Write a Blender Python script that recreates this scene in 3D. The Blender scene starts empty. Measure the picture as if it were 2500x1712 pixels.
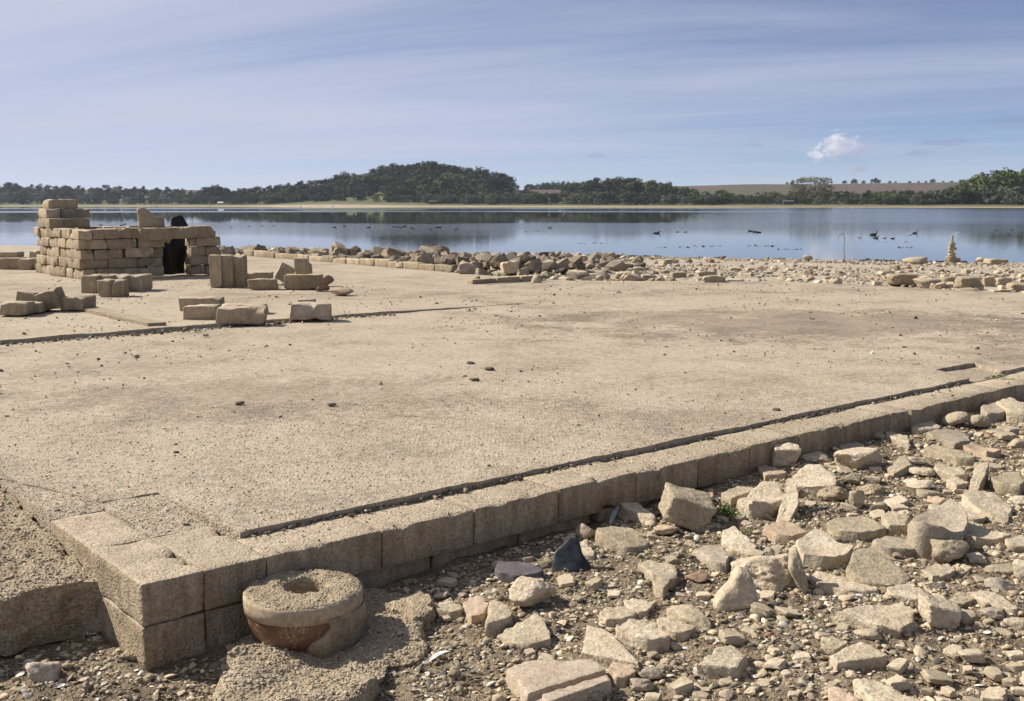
import bpy, bmesh, math, random
import numpy as np
from mathutils import Vector, Matrix
from mathutils.geometry import delaunay_2d_cdt

# ------------------------------------------------------------------ camera, sky, sun, exposure
scene = bpy.context.scene
COL = scene.collection
R = math.radians
FPX = 2630.0
PITCH = math.atan((856 - 498) / FPX)
CAMH = 1.2                       # metres above the pavement top (z = 0)
cam_d = bpy.data.cameras.new('camera')
cam = bpy.data.objects.new('camera', cam_d)
COL.objects.link(cam)
cam.location = (0, 0, CAMH)
cam.rotation_euler = (math.pi / 2 - PITCH, 0, 0)
cam_d.sensor_width = 36.0
cam_d.lens = 36.0 * FPX / 2500.0
cam_d.clip_start = 0.05
cam_d.clip_end = 20000
scene.camera = cam

SUN_AZ, SUN_EL = -72.0, 39.0     # degrees from +Y towards +X, height
sun_dir = Vector((math.sin(R(SUN_AZ)) * math.cos(R(SUN_EL)), math.cos(R(SUN_AZ)) * math.cos(R(SUN_EL)), math.sin(R(SUN_EL))))
sun_d = bpy.data.lights.new('sun', 'SUN')
sun_d.energy = 5.0
sun_d.angle = R(0.55)
sun_d.color = (1.0, 0.955, 0.885)
sun = bpy.data.objects.new('sun', sun_d)
COL.objects.link(sun)
sun.rotation_euler = sun_dir.to_track_quat('Z', 'Y').to_euler()
sun.location = (-20, 5, 30)

scene.view_settings.view_transform = 'Standard'
scene.view_settings.look = 'None'
scene.view_settings.exposure = 0.58
scene.view_settings.gamma = 1.0
scene.cycles.max_bounces = 6
scene.cycles.diffuse_bounces = 3
scene.cycles.glossy_bounces = 3
scene.cycles.transparent_max_bounces = 8
scene.cycles.volume_bounces = 0


class NT:
    """small helper around a node tree"""
    def __init__(s, tree):
        s.t = tree
        s.n = tree.nodes
        s.l = tree.links

    def new(s, kind, **kw):
        nd = s.n.new(kind)
        for k, v in kw.items():
            setattr(nd, k, v)
        return nd

    def put(s, sock, v):
        if v is None:
            return
        if isinstance(v, bpy.types.NodeSocket):
            s.l.new(v, sock)
        else:
            sock.default_value = v

    def math(s, op, a, b=None, c=None, clamp=False):
        nd = s.new('ShaderNodeMath', operation=op, use_clamp=clamp)
        for i, v in enumerate((a, b, c)):
            s.put(nd.inputs[i], v)
        return nd.outputs[0]

    def vmath(s, op, a, b=None):
        nd = s.new('ShaderNodeVectorMath', operation=op)
        s.put(nd.inputs[0], a)
        s.put(nd.inputs[1], b)
        return nd

    def noise(s, vec, scale, detail=4, rough=0.55, dist=0.0, out=0):
        nd = s.new('ShaderNodeTexNoise')
        s.put(nd.inputs['Vector'], vec)
        nd.inputs['Scale'].default_value = scale
        nd.inputs['Detail'].default_value = detail
        nd.inputs['Roughness'].default_value = rough
        nd.inputs['Distortion'].default_value = dist
        return nd.outputs[out]

    def ramp(s, fac, stops, interp='LINEAR'):
        nd = s.new('ShaderNodeValToRGB')
        cr = nd.color_ramp
        cr.interpolation = interp
        while len(cr.elements) < len(stops):
            cr.elements.new(0.5)
        for e, (p, c) in zip(cr.elements, stops):
            e.position = p
            e.color = c if len(c) == 4 else (*c, 1)
        s.put(nd.inputs[0], fac)
        return nd.outputs[0]

    def rng(s, v, a, b, c=0.0, d=1.0, smooth=True):
        nd = s.new('ShaderNodeMapRange', interpolation_type='SMOOTHSTEP' if smooth else 'LINEAR')
        s.put(nd.inputs[0], v)
        for i, q in enumerate((a, b, c, d)):
            s.put(nd.inputs[i + 1], q)
        return nd.outputs[0]

    def mix(s, fac, a, b, mode='MIX'):
        nd = s.new('ShaderNodeMix', data_type='RGBA', blend_type=mode)
        s.put(nd.inputs[0], fac)
        for sock, v in ((nd.inputs[6], a), (nd.inputs[7], b)):
            if isinstance(v, tuple) and len(v) == 3:
                v = (*v, 1)
            s.put(sock, v)
        return nd.outputs[2]

    def sep(s, v):
        nd = s.new('ShaderNodeSeparateXYZ')
        s.put(nd.inputs[0], v)
        return nd.outputs

    def comb(s, x, y, z):
        nd = s.new('ShaderNodeCombineXYZ')
        for i, v in enumerate((x, y, z)):
            s.put(nd.inputs[i], v)
        return nd.outputs[0]


world = bpy.data.worlds.new('World')
scene.world = world
world.use_nodes = True
W = NT(world.node_tree)
W.n.clear()
sky = W.new('ShaderNodeTexSky', sky_type='NISHITA')
sky.sun_disc = False
sky.sun_elevation = R(SUN_EL)
sky.sun_rotation = R(SUN_AZ)
sky.altitude = 100
sky.air_density = 0.5
sky.dust_density = 0.1
sky.ozone_density = 6.0
tc = W.new('ShaderNodeTexCoord')
dirv = W.vmath('NORMALIZE', tc.outputs['Generated']).outputs[0]
dx, dy, dz = W.sep(dirv)
zz = W.math('ADD', W.math('ABSOLUTE', dz), 0.055)
px_ = W.math('DIVIDE', dx, zz)
py_ = W.math('DIVIDE', dy, zz)
# high thin cirrus, drawn out along one wind direction
ca, sa = math.cos(R(-24)), math.sin(R(-24))
u = W.math('ADD', W.math('MULTIPLY', px_, ca), W.math('MULTIPLY', py_, sa))
v = W.math('SUBTRACT', W.math('MULTIPLY', py_, ca), W.math('MULTIPLY', px_, sa))
wisp = W.noise(W.comb(W.math('MULTIPLY', u, 0.16), W.math('MULTIPLY', v, 0.50), 3.7), 1.0, 8, 0.55, 0.9)
fibre = W.noise(W.comb(W.math('MULTIPLY', u, 0.5), W.math('MULTIPLY', v, 2.4), 1.7), 1.0, 6, 0.6, 0.6)
sheet = W.noise(W.comb(W.math('MULTIPLY', u, 0.07), W.math('MULTIPLY', v, 0.16), 9.1), 1.0, 3, 0.5, 0.3)
veil = W.math('ADD', W.math('MULTIPLY', wisp, 0.8), W.math('MULTIPLY', sheet, 0.7))
veil = W.math('ADD', veil, W.math('MULTIPLY', fibre, 0.19))
veil = W.math('SUBTRACT', veil, W.math('MULTIPLY', dx, 0.34))
veil = W.rng(veil, 0.52, 1.14)
veil = W.math('MULTIPLY', W.math('MAXIMUM', veil, W.rng(dz, 0.2, 0.5, 0.0, 0.08)), 0.92)
SKY_S = 0.066
tint = W.mix(1.0, sky.outputs[0], (1.26, 1.08, 1.0), 'MULTIPLY')
cloudc = (5.8, 6.1, 7.6)
c1 = W.mix(veil, tint, cloudc)


# small low cumulus, only as big as they stand over the ridge
def cumulus(col, az, el, wid, hei, seed, bright, dark, amount):
    ux = W.math('DIVIDE', W.math('SUBTRACT', W.math('ARCTAN2', dx, dy), R(az)), R(wid))
    vy = W.math('DIVIDE', W.math('SUBTRACT', W.math('ARCSINE', dz), R(el)), R(hei))
    n1 = W.noise(W.comb(W.math('MULTIPLY', ux, 1.0), W.math('MULTIPLY', vy, 0.8), seed), 1.9, 7, 0.58, 0.4)
    rad = W.math('SQRT', W.math('ADD', W.math('MULTIPLY', ux, ux), W.math('MULTIPLY', vy, vy)))
    d = W.math('SUBTRACT', W.math('ADD', 1.0, W.math('MULTIPLY', W.math('SUBTRACT', n1, 0.5), 2.6)), rad)
    m = W.math('MULTIPLY', W.rng(d, 0.02, 0.55), amount)
    shade = W.math('ADD', W.math('MULTIPLY', ux, -0.55), W.math('MULTIPLY', vy, 0.40))
    shade = W.math('ADD', shade, W.math('MULTIPLY', W.math('SUBTRACT', n1, 0.5), 1.6))
    cc = W.mix(W.rng(shade, -0.45, 0.6), dark, bright)
    return W.mix(m, col, cc)


CUM_G = (3.0, 3.45, 5.3)
c1 = cumulus(c1, 16.85, 2.85, 1.5, 0.85, 1.3, (8.6, 8.4, 8.9), (4.1, 4.5, 6.3), 0.93)
c1 = cumulus(c1, 17.6, 1.75, 0.6, 0.2, 4.3, (5.6, 5.6, 6.5), CUM_G, 0.6)
c1 = cumulus(c1, 21.6, 2.95, 1.3, 0.26, 7.7, CUM_G, CUM_G, 0.5)
c1 = cumulus(c1, 20.5, 2.45, 0.8, 0.18, 2.2, CUM_G, CUM_G, 0.45)
c1 = cumulus(c1, 24.6, 3.9, 1.3, 0.25, 5.2, CUM_G, CUM_G, 0.4)
c1 = cumulus(c1, 12.5, 3.0, 0.5, 0.13, 6.2, CUM_G, CUM_G, 0.4)
c1 = cumulus(c1, 4.4, 2.5, 0.7, 0.14, 8.2, CUM_G, CUM_G, 0.35)
bg = W.new('ShaderNodeBackground')
W.put(bg.inputs[0], c1)
bg.inputs[1].default_value = SKY_S
wo = W.new('ShaderNodeOutputWorld')
W.l.new(bg.outputs[0], wo.inputs[0])
world.cycles.sampling_method = 'MANUAL'
world.cycles.sample_map_resolution = 512

# ------------------------------------------------------------------ numpy helpers
rs = np.random.RandomState(7)
rnd = random.Random(11)


def _h(ix, iy, iz, seed):
    n = (ix * 374761393 + iy * 668265263 + iz * 2147483647 + seed * 1274126177) & 0xffffffff
    n = ((n ^ (n >> 13)) * 1274126177) & 0xffffffff
    n = (n ^ (n >> 16)) & 0xffff
    return n / 32767.5 - 1.0


def vnoise(p, seed=0):
    p = np.asarray(p, float)
    i = np.floor(p).astype(np.int64)
    f = p - i
    f = f * f * (3 - 2 * f)
    x, y, z = i[:, 0], i[:, 1], i[:, 2]
    fx, fy, fz = f[:, 0], f[:, 1], f[:, 2]
    def L(a, b, t): return a + (b - a) * t
    c = lambda a, b, d: _h(x + a, y + b, z + d, seed)
    return L(L(L(c(0, 0, 0), c(1, 0, 0), fx), L(c(0, 1, 0), c(1, 1, 0), fx), fy),
             L(L(c(0, 0, 1), c(1, 0, 1), fx), L(c(0, 1, 1), c(1, 1, 1), fx), fy), fz)


def fbm(p, scale, octs=3, seed=0, gain=0.5):
    p = np.asarray(p, float) * scale
    out = np.zeros(len(p))
    a = 1.0
    for o in range(octs):
        out += a * vnoise(p + 17.3 * o, seed + o)
        p = p * 2.03
        a *= gain
    return out


def sstep(x, a, b):
    t = np.clip((np.asarray(x, float) - a) / (b - a), 0, 1)
    return t * t * (3 - 2 * t)


def ray(px, py):
    x = (px - 1250) / FPX
    y = -(py - 856) / FPX
    return np.array([x, math.cos(PITCH) + y * math.sin(PITCH), -math.sin(PITCH) + y * math.cos(PITCH)])


def at(px, py, z=0.0):
    d = ray(px, py)
    t = (z - CAMH) / d[2]
    return np.array([d[0] * t, d[1] * t, z])


# pavement axes: A runs along the kerb, B runs back from it
AA = R(50)
UA = np.array([math.sin(AA), math.cos(AA)])
VB = np.array([-math.cos(AA), math.sin(AA)])
C0 = at(345, 1428)[:2]


def P2(a, b):
    return C0 + a * UA + b * VB


def AB(x, y):
    q = np.stack([np.asarray(x, float) - C0[0], np.asarray(y, float) - C0[1]], -1)
    return q @ UA, q @ VB


WATER_Z = -0.9
SHORE_T, SHORE_R = [-.6, -.47, -.2, 0, .2, .42, .47, .7], [66, 62, 50, 45.5, 43, 42, 43, 45]


def g_raw(x, y):
    """bare ground height around the pavement, without small bumps"""
    x = np.asarray(x, float)
    y = np.asarray(y, float)
    a, b = AB(x, y)
    front = np.interp(a, [-3, 0, .5, 1.5, 3, 5, 8, 14], [-.31, -.29, -.26, -.20, -.155, -.12, -.10, -.10])
    front = front - 0.03 * sstep(-b, 1.0, 3.0)
    r = np.hypot(x, y)
    t = x / np.maximum(y, 0.5)
    shore = np.interp(t, SHORE_T, SHORE_R)
    k = r / shore
    back = np.interp(k, [0, .3, .42, .62, .9, 1.0, 1.25, 3], [-.1, -.06, -.03, -.2, -.72, -.93, -1.6, -4])
    wb = sstep(r, 11.5, 13.5)
    z = front * (1 - wb) + back * wb
    under = (a > 0.1) & (b > 0.08) & (a < 12.9) & (b < 6.3) & (r < 15.5)
    z = np.where(under, np.minimum(z, -.22), z)
    # raised ground behind the pale edging at a = 10
    bank = sstep(a, 10.1, 10.4) * (1 - sstep(a, 12.5, 15)) * sstep(b, 9.5, 10.5) * (1 - sstep(b, 21, 24))
    return z + 0.12 * bank


def g(x, y):
    return float(g_raw(np.array([x]), np.array([y]))[0])


def on_ground(px, py, h=0.0):
    z = -.15
    for _ in range(14):
        q = at(px, py, z + h)
        z = 0.5 * z + 0.5 * g(q[0], q[1])
    q = at(px, py, z + h)
    return q, z


# ------------------------------------------------------------------ mesh and object helpers
def mesh(name, verts, faces, mat=None, smooth=True):
    m = bpy.data.meshes.new(name)
    verts = np.asarray(verts, np.float32)
    if isinstance(faces, np.ndarray) and len(faces):
        n, k = faces.shape
        m.vertices.add(len(verts))
        m.vertices.foreach_set('co', verts.ravel())
        m.loops.add(n * k)
        m.loops.foreach_set('vertex_index', faces.astype(np.int32).ravel())
        m.polygons.add(n)
        m.polygons.foreach_set('loop_start', np.arange(0, n * k, k, dtype=np.int32))
        m.polygons.foreach_set('loop_total', np.full(n, k, np.int32))
        m.update(calc_edges=True)
    else:
        m.from_pydata(verts.tolist(), [], faces)
        m.update()
    m.polygons.foreach_set('use_smooth', np.full(len(m.polygons), smooth))
    for q in (mat if isinstance(mat, (list, tuple)) else [mat]):
        if q is not None:
            m.materials.append(q)
    return m


def obj(name, me, parent=None, loc=None, rot=None, scale=None):
    o = bpy.data.objects.new(name, me)
    COL.objects.link(o)
    if parent is not None:
        o.parent = parent
    if loc is not None:
        o.location = loc
    if rot is not None:
        o.rotation_euler = rot
    if scale is not None:
        o.scale = scale
    return o


def tag(o, label=None, cat=None, group=None, kind=None):
    if label:
        o['label'] = label
    if cat:
        o['category'] = cat
    if group:
        o['group'] = group
    if kind:
        o['kind'] = kind
    return o


def quads_grid(nr, nc):
    i = np.arange(nr - 1)[:, None] * nc + np.arange(nc - 1)[None, :]
    i = i.ravel()
    return np.stack([i, i + 1, i + nc + 1, i + nc], 1)


# ------------------------------------------------------------------ materials
def new_mat(name):
    m = bpy.data.materials.new(name)
    m.use_nodes = True
    t = NT(m.node_tree)
    t.n.clear()
    out = t.new('ShaderNodeOutputMaterial')
    b = t.new('ShaderNodeBsdfPrincipled')
    t.l.new(b.outputs[0], out.inputs[0])
    b.inputs['Roughness'].default_value = 0.95
    b.inputs['Specular IOR Level'].default_value = 0.15
    return m, t, b


def mat_stone(name, lo, mid, hi, patch=3.0, grain=70.0, bump=0.5, dist=0.006, rand=0.25, coords='Object', crust=0.0, spots=0.0, silt=0.0):
    m, t, b = new_mat(name)
    tcn = t.new('ShaderNodeTexCoord')
    vec = tcn.outputs[coords]
    oi = t.new('ShaderNodeObjectInfo')
    if coords == 'Object':
        off = t.math('MULTIPLY', oi.outputs['Random'], 37.0)
        vec = t.vmath('ADD', vec, t.comb(off, off, off)).outputs[0]
    n1 = t.noise(vec, patch, 6, 0.6, 0.4)
    n2 = t.noise(vec, grain * 0.35, 5, 0.65)
    n3 = t.noise(vec, grain, 3, 0.6)
    f = t.math('ADD', t.math('MULTIPLY', n1, 0.55), t.math('MULTIPLY', n2, 0.45))
    col = t.ramp(f, [(0.30, lo), (0.50, mid), (0.70, hi)])
    sp = t.rng(n3, 0.36, 0.64, 0.80, 1.17, False)
    col = t.mix(1.0, col, t.comb(sp, sp, sp), 'MULTIPLY')
    if spots > 0:
        vs = t.new('ShaderNodeTexVoronoi')
        t.put(vs.inputs['Vector'], vec)
        vs.inputs['Scale'].default_value = grain * 0.3
        k = t.math('MULTIPLY', t.rng(vs.outputs['Distance'], 0.10, 0.16, 1.0, 0.0), spots)
        col = t.mix(k, col, (0.55, 0.52, 0.47))
    if rand > 0:
        br = t.rng(oi.outputs['Random'], 0, 1, 1 - rand, 1 + rand * 0.6, False)
        col = t.mix(1.0, col, t.comb(br, br, t.math('POWER', br, 1.15)), 'MULTIPLY')
    if silt > 0:                                  # silt-pale tops; sides darkened by stains and by shade painted into the colour
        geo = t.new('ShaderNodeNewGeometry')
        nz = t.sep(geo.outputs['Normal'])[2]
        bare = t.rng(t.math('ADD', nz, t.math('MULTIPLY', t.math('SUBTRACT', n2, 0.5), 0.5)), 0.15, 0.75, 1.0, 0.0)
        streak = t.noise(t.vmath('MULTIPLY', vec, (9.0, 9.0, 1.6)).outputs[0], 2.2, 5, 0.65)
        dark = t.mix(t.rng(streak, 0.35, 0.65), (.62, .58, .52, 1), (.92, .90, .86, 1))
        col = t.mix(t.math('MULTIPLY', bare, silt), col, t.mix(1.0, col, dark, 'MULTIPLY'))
    t.put(b.inputs['Base Color'], col)
    h = t.math('ADD', t.math('MULTIPLY', n3, 0.55), t.math('MULTIPLY', n2, 0.9))
    if crust > 0:
        vo = t.new('ShaderNodeTexVoronoi')
        t.put(vo.inputs['Vector'], vec)
        vo.inputs['Scale'].default_value = grain * 1.1
        pk = t.sep(vo.outputs['Color'])[0]
        h = t.math('ADD', h, t.math('MULTIPLY', t.math('MAXIMUM', t.math('SUBTRACT', 0.6, vo.outputs['Distance']), 0.0), t.math('MULTIPLY', pk, crust * 2.2)))
    bp = t.new('ShaderNodeBump')
    bp.inputs['Strength'].default_value = bump
    bp.inputs['Distance'].default_value = dist
    t.put(bp.inputs['Height'], h)
    t.put(b.inputs['Normal'], bp.outputs[0])
    return m


M = {}
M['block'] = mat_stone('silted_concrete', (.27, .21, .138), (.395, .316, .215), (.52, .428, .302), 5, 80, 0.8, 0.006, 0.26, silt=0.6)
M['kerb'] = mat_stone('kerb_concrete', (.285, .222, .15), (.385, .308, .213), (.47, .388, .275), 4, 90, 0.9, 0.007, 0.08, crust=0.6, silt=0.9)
M['stone'] = mat_stone('pale_rubble', (.30, .237, .155), (.43, .35, .24), (.53, .45, .33), 7, 75, 1.0, 0.010, 0.27)
M['stone_dark'] = mat_stone('grey_rubble', (.24, .195, .14), (.34, .28, .205), (.45, .37, .275), 9, 90, 0.9, 0.006, 0.2)
M['stone_far'] = mat_stone('bank_rubble', (.20, .158, .112), (.30, .243, .174), (.42, .347, .257), 3, 30, 0.8, 0.02, 0.35)
M['stone_pink'] = mat_stone('pink_rubble', (.34, .235, .155), (.42, .315, .215), (.48, .38, .27), 8, 110, 0.8, 0.005, 0.12)
M['red'] = mat_stone('red_rubble', (.19, .11, .075), (.26, .165, .115), (.34, .24, .17), 8, 60, 0.8, 0.008, 0.12)
M['crust'] = mat_stone('crumbling_mortar', (.25, .19, .12), (.345, .27, .175), (.43, .35, .24), 6, 95, 0.9, 0.009, 0.1, crust=0.9)
M['mud'] = mat_stone('dried_mud', (.09, .068, .05), (.15, .115, .08), (.22, .17, .12), 9, 90, 0.8, 0.005, 0.2)
M['stone_small'] = mat_stone('small_rubble', (.31, .245, .162), (.42, .342, .235), (.52, .44, .32), 1.2, 9, 0.5, 0.003, 0.26)
M['stained'] = mat_stone('stained_tile', (.31, .225, .145), (.40, .318, .23), (.49, .42, .335), 5, 110, 0.8, 0.005, 0.0)
M['slate'] = mat_stone('dark_slate', (.075, .062, .066), (.11, .092, .095), (.16, .135, .13), 9, 140, 0.7, 0.003, 0.05)


def mat_pavement():
    m, t, b = new_mat('silted_pavement')
    geo = t.new('ShaderNodeNewGeometry')
    vec = geo.outputs['Position']
    ang = R(-40)
    mp = t.new('ShaderNodeMapping')
    mp.inputs['Rotation'].default_value = (0, 0, ang)
    t.put(mp.inputs['Vector'], vec)
    big = t.noise(mp.outputs[0], 0.30, 8, 0.68, 1.2)
    mid = t.noise(mp.outputs[0], 1.5, 6, 0.66, 0.3)
    fine = t.noise(vec, 26, 5, 0.68)
    grn = t.noise(vec, 95, 3, 0.6)
    f = t.math('ADD', t.math('ADD', t.math('MULTIPLY', big, 0.42), t.math('MULTIPLY', mid, 0.42)), t.math('MULTIPLY', fine, 0.28))
    col = t.ramp(f, [(0.40, (.20, .162, .119)), (0.48, (.285, .23, .164)), (0.56, (.378, .307, .219)), (0.70, (.44, .364, .267))])
    sp = t.rng(t.math('ADD', t.math('MULTIPLY', fine, 0.6), t.math('MULTIPLY', grn, 0.4)), 0.36, 0.64, 0.80, 1.16, False)
    col = t.mix(1.0, col, t.comb(sp, sp, t.math('POWER', sp, 1.1)), 'MULTIPLY')
    # an old damp stain on the far right of the pavement, and a fainter one at left
    for (sx_, sy_, lx_, ly_, am_) in ((2.9, 10.7, 3.3, 1.8, .62), (-1.6, 6.6, 1.9, .9, .30), (4.3, 8.4, 1.3, .7, .4)):
        ex = t.math('DIVIDE', t.math('SUBTRACT', t.sep(vec)[0], sx_), lx_)
        ey = t.math('DIVIDE', t.math('SUBTRACT', t.sep(vec)[1], sy_), ly_)
        dd = t.math('SQRT', t.math('ADD', t.math('MULTIPLY', ex, ex), t.math('MULTIPLY', ey, ey)))
        dd = t.math('ADD', dd, t.math('ADD', t.math('MULTIPLY', t.math('SUBTRACT', mid, 0.5), 2.6), t.math('MULTIPLY', t.math('SUBTRACT', fine, 0.5), 1.6)))
        col = t.mix(t.math('MULTIPLY', t.rng(dd, 0.45, 1.05, 1.0, 0.0), am_), col, t.mix(1.0, col, (.55, .53, .52), 'MULTIPLY'))
    # scattered dark crumbs of dried mud and pale shell flecks
    vo = t.new('ShaderNodeTexVoronoi')
    t.put(vo.inputs['Vector'], t.vmath('ADD', vec, t.comb(t.math('MULTIPLY', fine, 0.05), t.math('MULTIPLY', grn, 0.05), 0.0)).outputs[0])
    vo.inputs['Scale'].default_value = 13
    vo.inputs['Randomness'].default_value = 1.0
    pick = t.sep(vo.outputs['Color'])
    dk = t.math('MULTIPLY', t.rng(vo.outputs['Distance'], 0.10, 0.2, 1, 0), t.math('GREATER_THAN', pick[0], 0.72))
    col = t.mix(t.math('MULTIPLY', dk, 0.55), col, (.12, .095, .07))
    wt = t.math('MULTIPLY', t.rng(vo.outputs['Distance'], 0.06, 0.1, 1, 0), t.math('GREATER_THAN', pick[1], 0.80))
    col = t.mix(t.math('MULTIPLY', wt, 0.7), col, (.6, .57, .52))
    t.put(b.inputs['Base Color'], col)
    v2 = t.new('ShaderNodeTexVoronoi')
    t.put(v2.inputs['Vector'], vec)
    v2.inputs['Scale'].default_value = 120
    v3 = t.new('ShaderNodeTexVoronoi')
    t.put(v3.inputs['Vector'], vec)
    v3.inputs['Scale'].default_value = 47
    pk = t.sep(v3.outputs['Color'])[0]
    big_g = t.math('MULTIPLY', t.math('MAXIMUM', t.math('SUBTRACT', 0.55, v3.outputs['Distance']), 0.0), t.math('MULTIPLY', pk, pk))
    h = t.math('ADD', t.math('MULTIPLY', v2.outputs['Distance'], -0.7), t.math('MULTIPLY', big_g, 2.6))
    h = t.math('ADD', h, t.math('MULTIPLY', fine, 0.4))
    h = t.math('ADD', h, t.math('MULTIPLY', mid, 0.5))
    bp = t.new('ShaderNodeBump')
    bp.inputs['Strength'].default_value = 0.8
    bp.inputs['Distance'].default_value = 0.007
    t.put(bp.inputs['Height'], h)
    t.put(b.inputs['Normal'], bp.outputs[0])
    return m


M['pave'] = mat_pavement()


def mat_ground():
    m, t, b = new_mat('silt_ground')
    geo = t.new('ShaderNodeNewGeometry')
    vec = geo.outputs['Position']
    big = t.noise(vec, 0.5, 5, 0.6)
    mid = t.noise(vec, 6, 6, 0.7)
    fine = t.noise(vec, 45, 4, 0.7)
    f = t.math('ADD', t.math('MULTIPLY', big, 0.4), t.math('MULTIPLY', mid, 0.6))
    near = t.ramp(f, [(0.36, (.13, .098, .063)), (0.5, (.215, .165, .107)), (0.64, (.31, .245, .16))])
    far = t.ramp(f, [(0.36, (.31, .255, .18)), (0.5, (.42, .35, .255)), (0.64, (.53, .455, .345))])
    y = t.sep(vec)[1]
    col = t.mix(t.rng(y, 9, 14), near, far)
    sp = t.rng(fine, 0.34, 0.66, 0.62, 1.3, False)
    col = t.mix(1.0, col, t.comb(sp, sp, sp), 'MULTIPLY')
    z = t.sep(vec)[2]
    wet = t.rng(t.math('ADD', z, t.math('MULTIPLY', t.math('SUBTRACT', mid, 0.5), 0.12)), WATER_Z + 0.03, WATER_Z + 0.09, 1.0, 0.0)
    col = t.mix(t.math('MULTIPLY', wet, 0.75), col, (.06, .055, .04))
    t.put(b.inputs['Base Color'], col)
    bp = t.new('ShaderNodeBump')
    bp.inputs['Strength'].default_value = 1.0
    bp.inputs['Distance'].default_value = 0.02
    t.put(bp.inputs['Height'], t.math('ADD', fine, t.math('MULTIPLY', mid, 1.2)))
    t.put(b.inputs['Normal'], bp.outputs[0])
    return m


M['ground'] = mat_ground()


def mat_attr(name, rough=0.9, bump=0.4, scale=150, spec=0.15):
    """colour comes from each piece's own stored colour"""
    m, t, b = new_mat(name)
    at_ = t.new('ShaderNodeAttribute', attribute_name='tone')
    geo = t.new('ShaderNodeNewGeometry')
    n = t.noise(geo.outputs['Position'], scale, 3, 0.6)
    sp = t.rng(n, 0.3, 0.7, 0.75, 1.2, False)
    t.put(b.inputs['Base Color'], t.mix(1.0, at_.outputs['Color'], t.comb(sp, sp, sp), 'MULTIPLY'))
    b.inputs['Roughness'].default_value = rough
    b.inputs['Specular IOR Level'].default_value = spec
    bp = t.new('ShaderNodeBump')
    bp.inputs['Strength'].default_value = bump
    bp.inputs['Distance'].default_value = 0.004
    t.put(bp.inputs['Height'], n)
    t.put(b.inputs['Normal'], bp.outputs[0])
    return m


M['pebble'] = mat_attr('pebble_mix')
M['shell'] = mat_attr('mussel_shell', 0.5, 0.1, 60, 0.4)


def mat_plain(name, col, rough=0.8, spec=0.3, var=0.25, scale=8.0, metallic=0.0, bump=0.2, dist=0.004):
    m, t, b = new_mat(name)
    tcn = t.new('ShaderNodeTexCoord')
    n = t.noise(tcn.outputs['Object'], scale, 5, 0.65)
    f = t.rng(n, 0.3, 0.7, 1 - var, 1 + var, False)
    t.put(b.inputs['Base Color'], t.mix(1.0, (*col, 1), t.comb(f, f, f), 'MULTIPLY'))
    b.inputs['Roughness'].default_value = rough
    b.inputs['Specular IOR Level'].default_value = spec
    b.inputs['Metallic'].default_value = metallic
    bp = t.new('ShaderNodeBump')
    bp.inputs['Strength'].default_value = bump
    bp.inputs['Distance'].default_value = dist
    t.put(bp.inputs['Height'], t.noise(tcn.outputs['Object'], scale * 6, 3, 0.6))
    t.put(b.inputs['Normal'], bp.outputs[0])
    return m


M['glass_black'] = mat_plain('black_glass_dusty', (.022, .023, .025), 0.42, 0.4, 0.8, 30)
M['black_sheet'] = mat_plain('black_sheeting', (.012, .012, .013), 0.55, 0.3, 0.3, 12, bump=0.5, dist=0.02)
M['cement_rim'] = mat_stone('smooth_cement', (.30, .225, .145), (.37, .285, .19), (.43, .34, .235), 8, 60, 0.35, 0.004, 0.0)
M['bird_dark'] = mat_plain('dark_plumage', (.03, .026, .022), 0.8, 0.2)
M['bird_white'] = mat_plain('white_plumage', (.75, .74, .70), 0.8, 0.2, 0.1)
M['bird_grey'] = mat_plain('grey_brown_plumage', (.17, .14, .115), 0.8, 0.2)
M['feather_grey'] = mat_plain('grey_feather', (.19, .20, .23), 0.8, 0.2, 0.3, 60)
M['feather_white'] = mat_plain('white_feather', (.55, .53, .49), 0.8, 0.2, 0.15, 60)
M['weed'] = mat_plain('weed_leaf', (.075, .125, .03), 0.7, 0.2, 0.35, 60)
M['cane'] = mat_plain('dry_cane', (.27, .19, .13), 0.8, 0.2, 0.3, 20)
M['bark'] = mat_plain('bark', (.07, .055, .04), 0.9, 0.1, 0.3, 3)
M['hide_white'] = mat_plain('pale_painted_boards', (.62, .60, .56), 0.8, 0.2, 0.1, 2)
M['hide_dark'] = mat_plain('dark_stained_boards', (.10, .09, .075), 0.8, 0.2, 0.2, 2)


def mat_glaze():
    m, t, b = new_mat('salt_glazed_clay')
    tcn = t.new('ShaderNodeTexCoord')
    vec = tcn.outputs['Object']
    n = t.noise(vec, 10, 5, 0.6)
    col = t.ramp(n, [(0.3, (.085, .040, .023)), (0.55, (.145, .070, .038)), (0.75, (.20, .105, .06))])
    d = t.noise(vec, 120, 4, 0.75)
    z = t.sep(vec)[2]
    dust = t.math('ADD', d, t.math('MULTIPLY', t.noise(vec, 9, 4, 0.6), 0.9))
    dm = t.rng(dust, 0.98, 1.16, 0.0, 0.8)
    t.put(b.inputs['Base Color'], t.mix(dm, col, (.40, .32, .22)))
    b.inputs['Specular IOR Level'].default_value = 0.5
    t.put(b.inputs['Roughness'], t.rng(dm, 0, 0.8, 0.32, 0.9, False))
    return m


M['glaze'] = mat_glaze()


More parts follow.
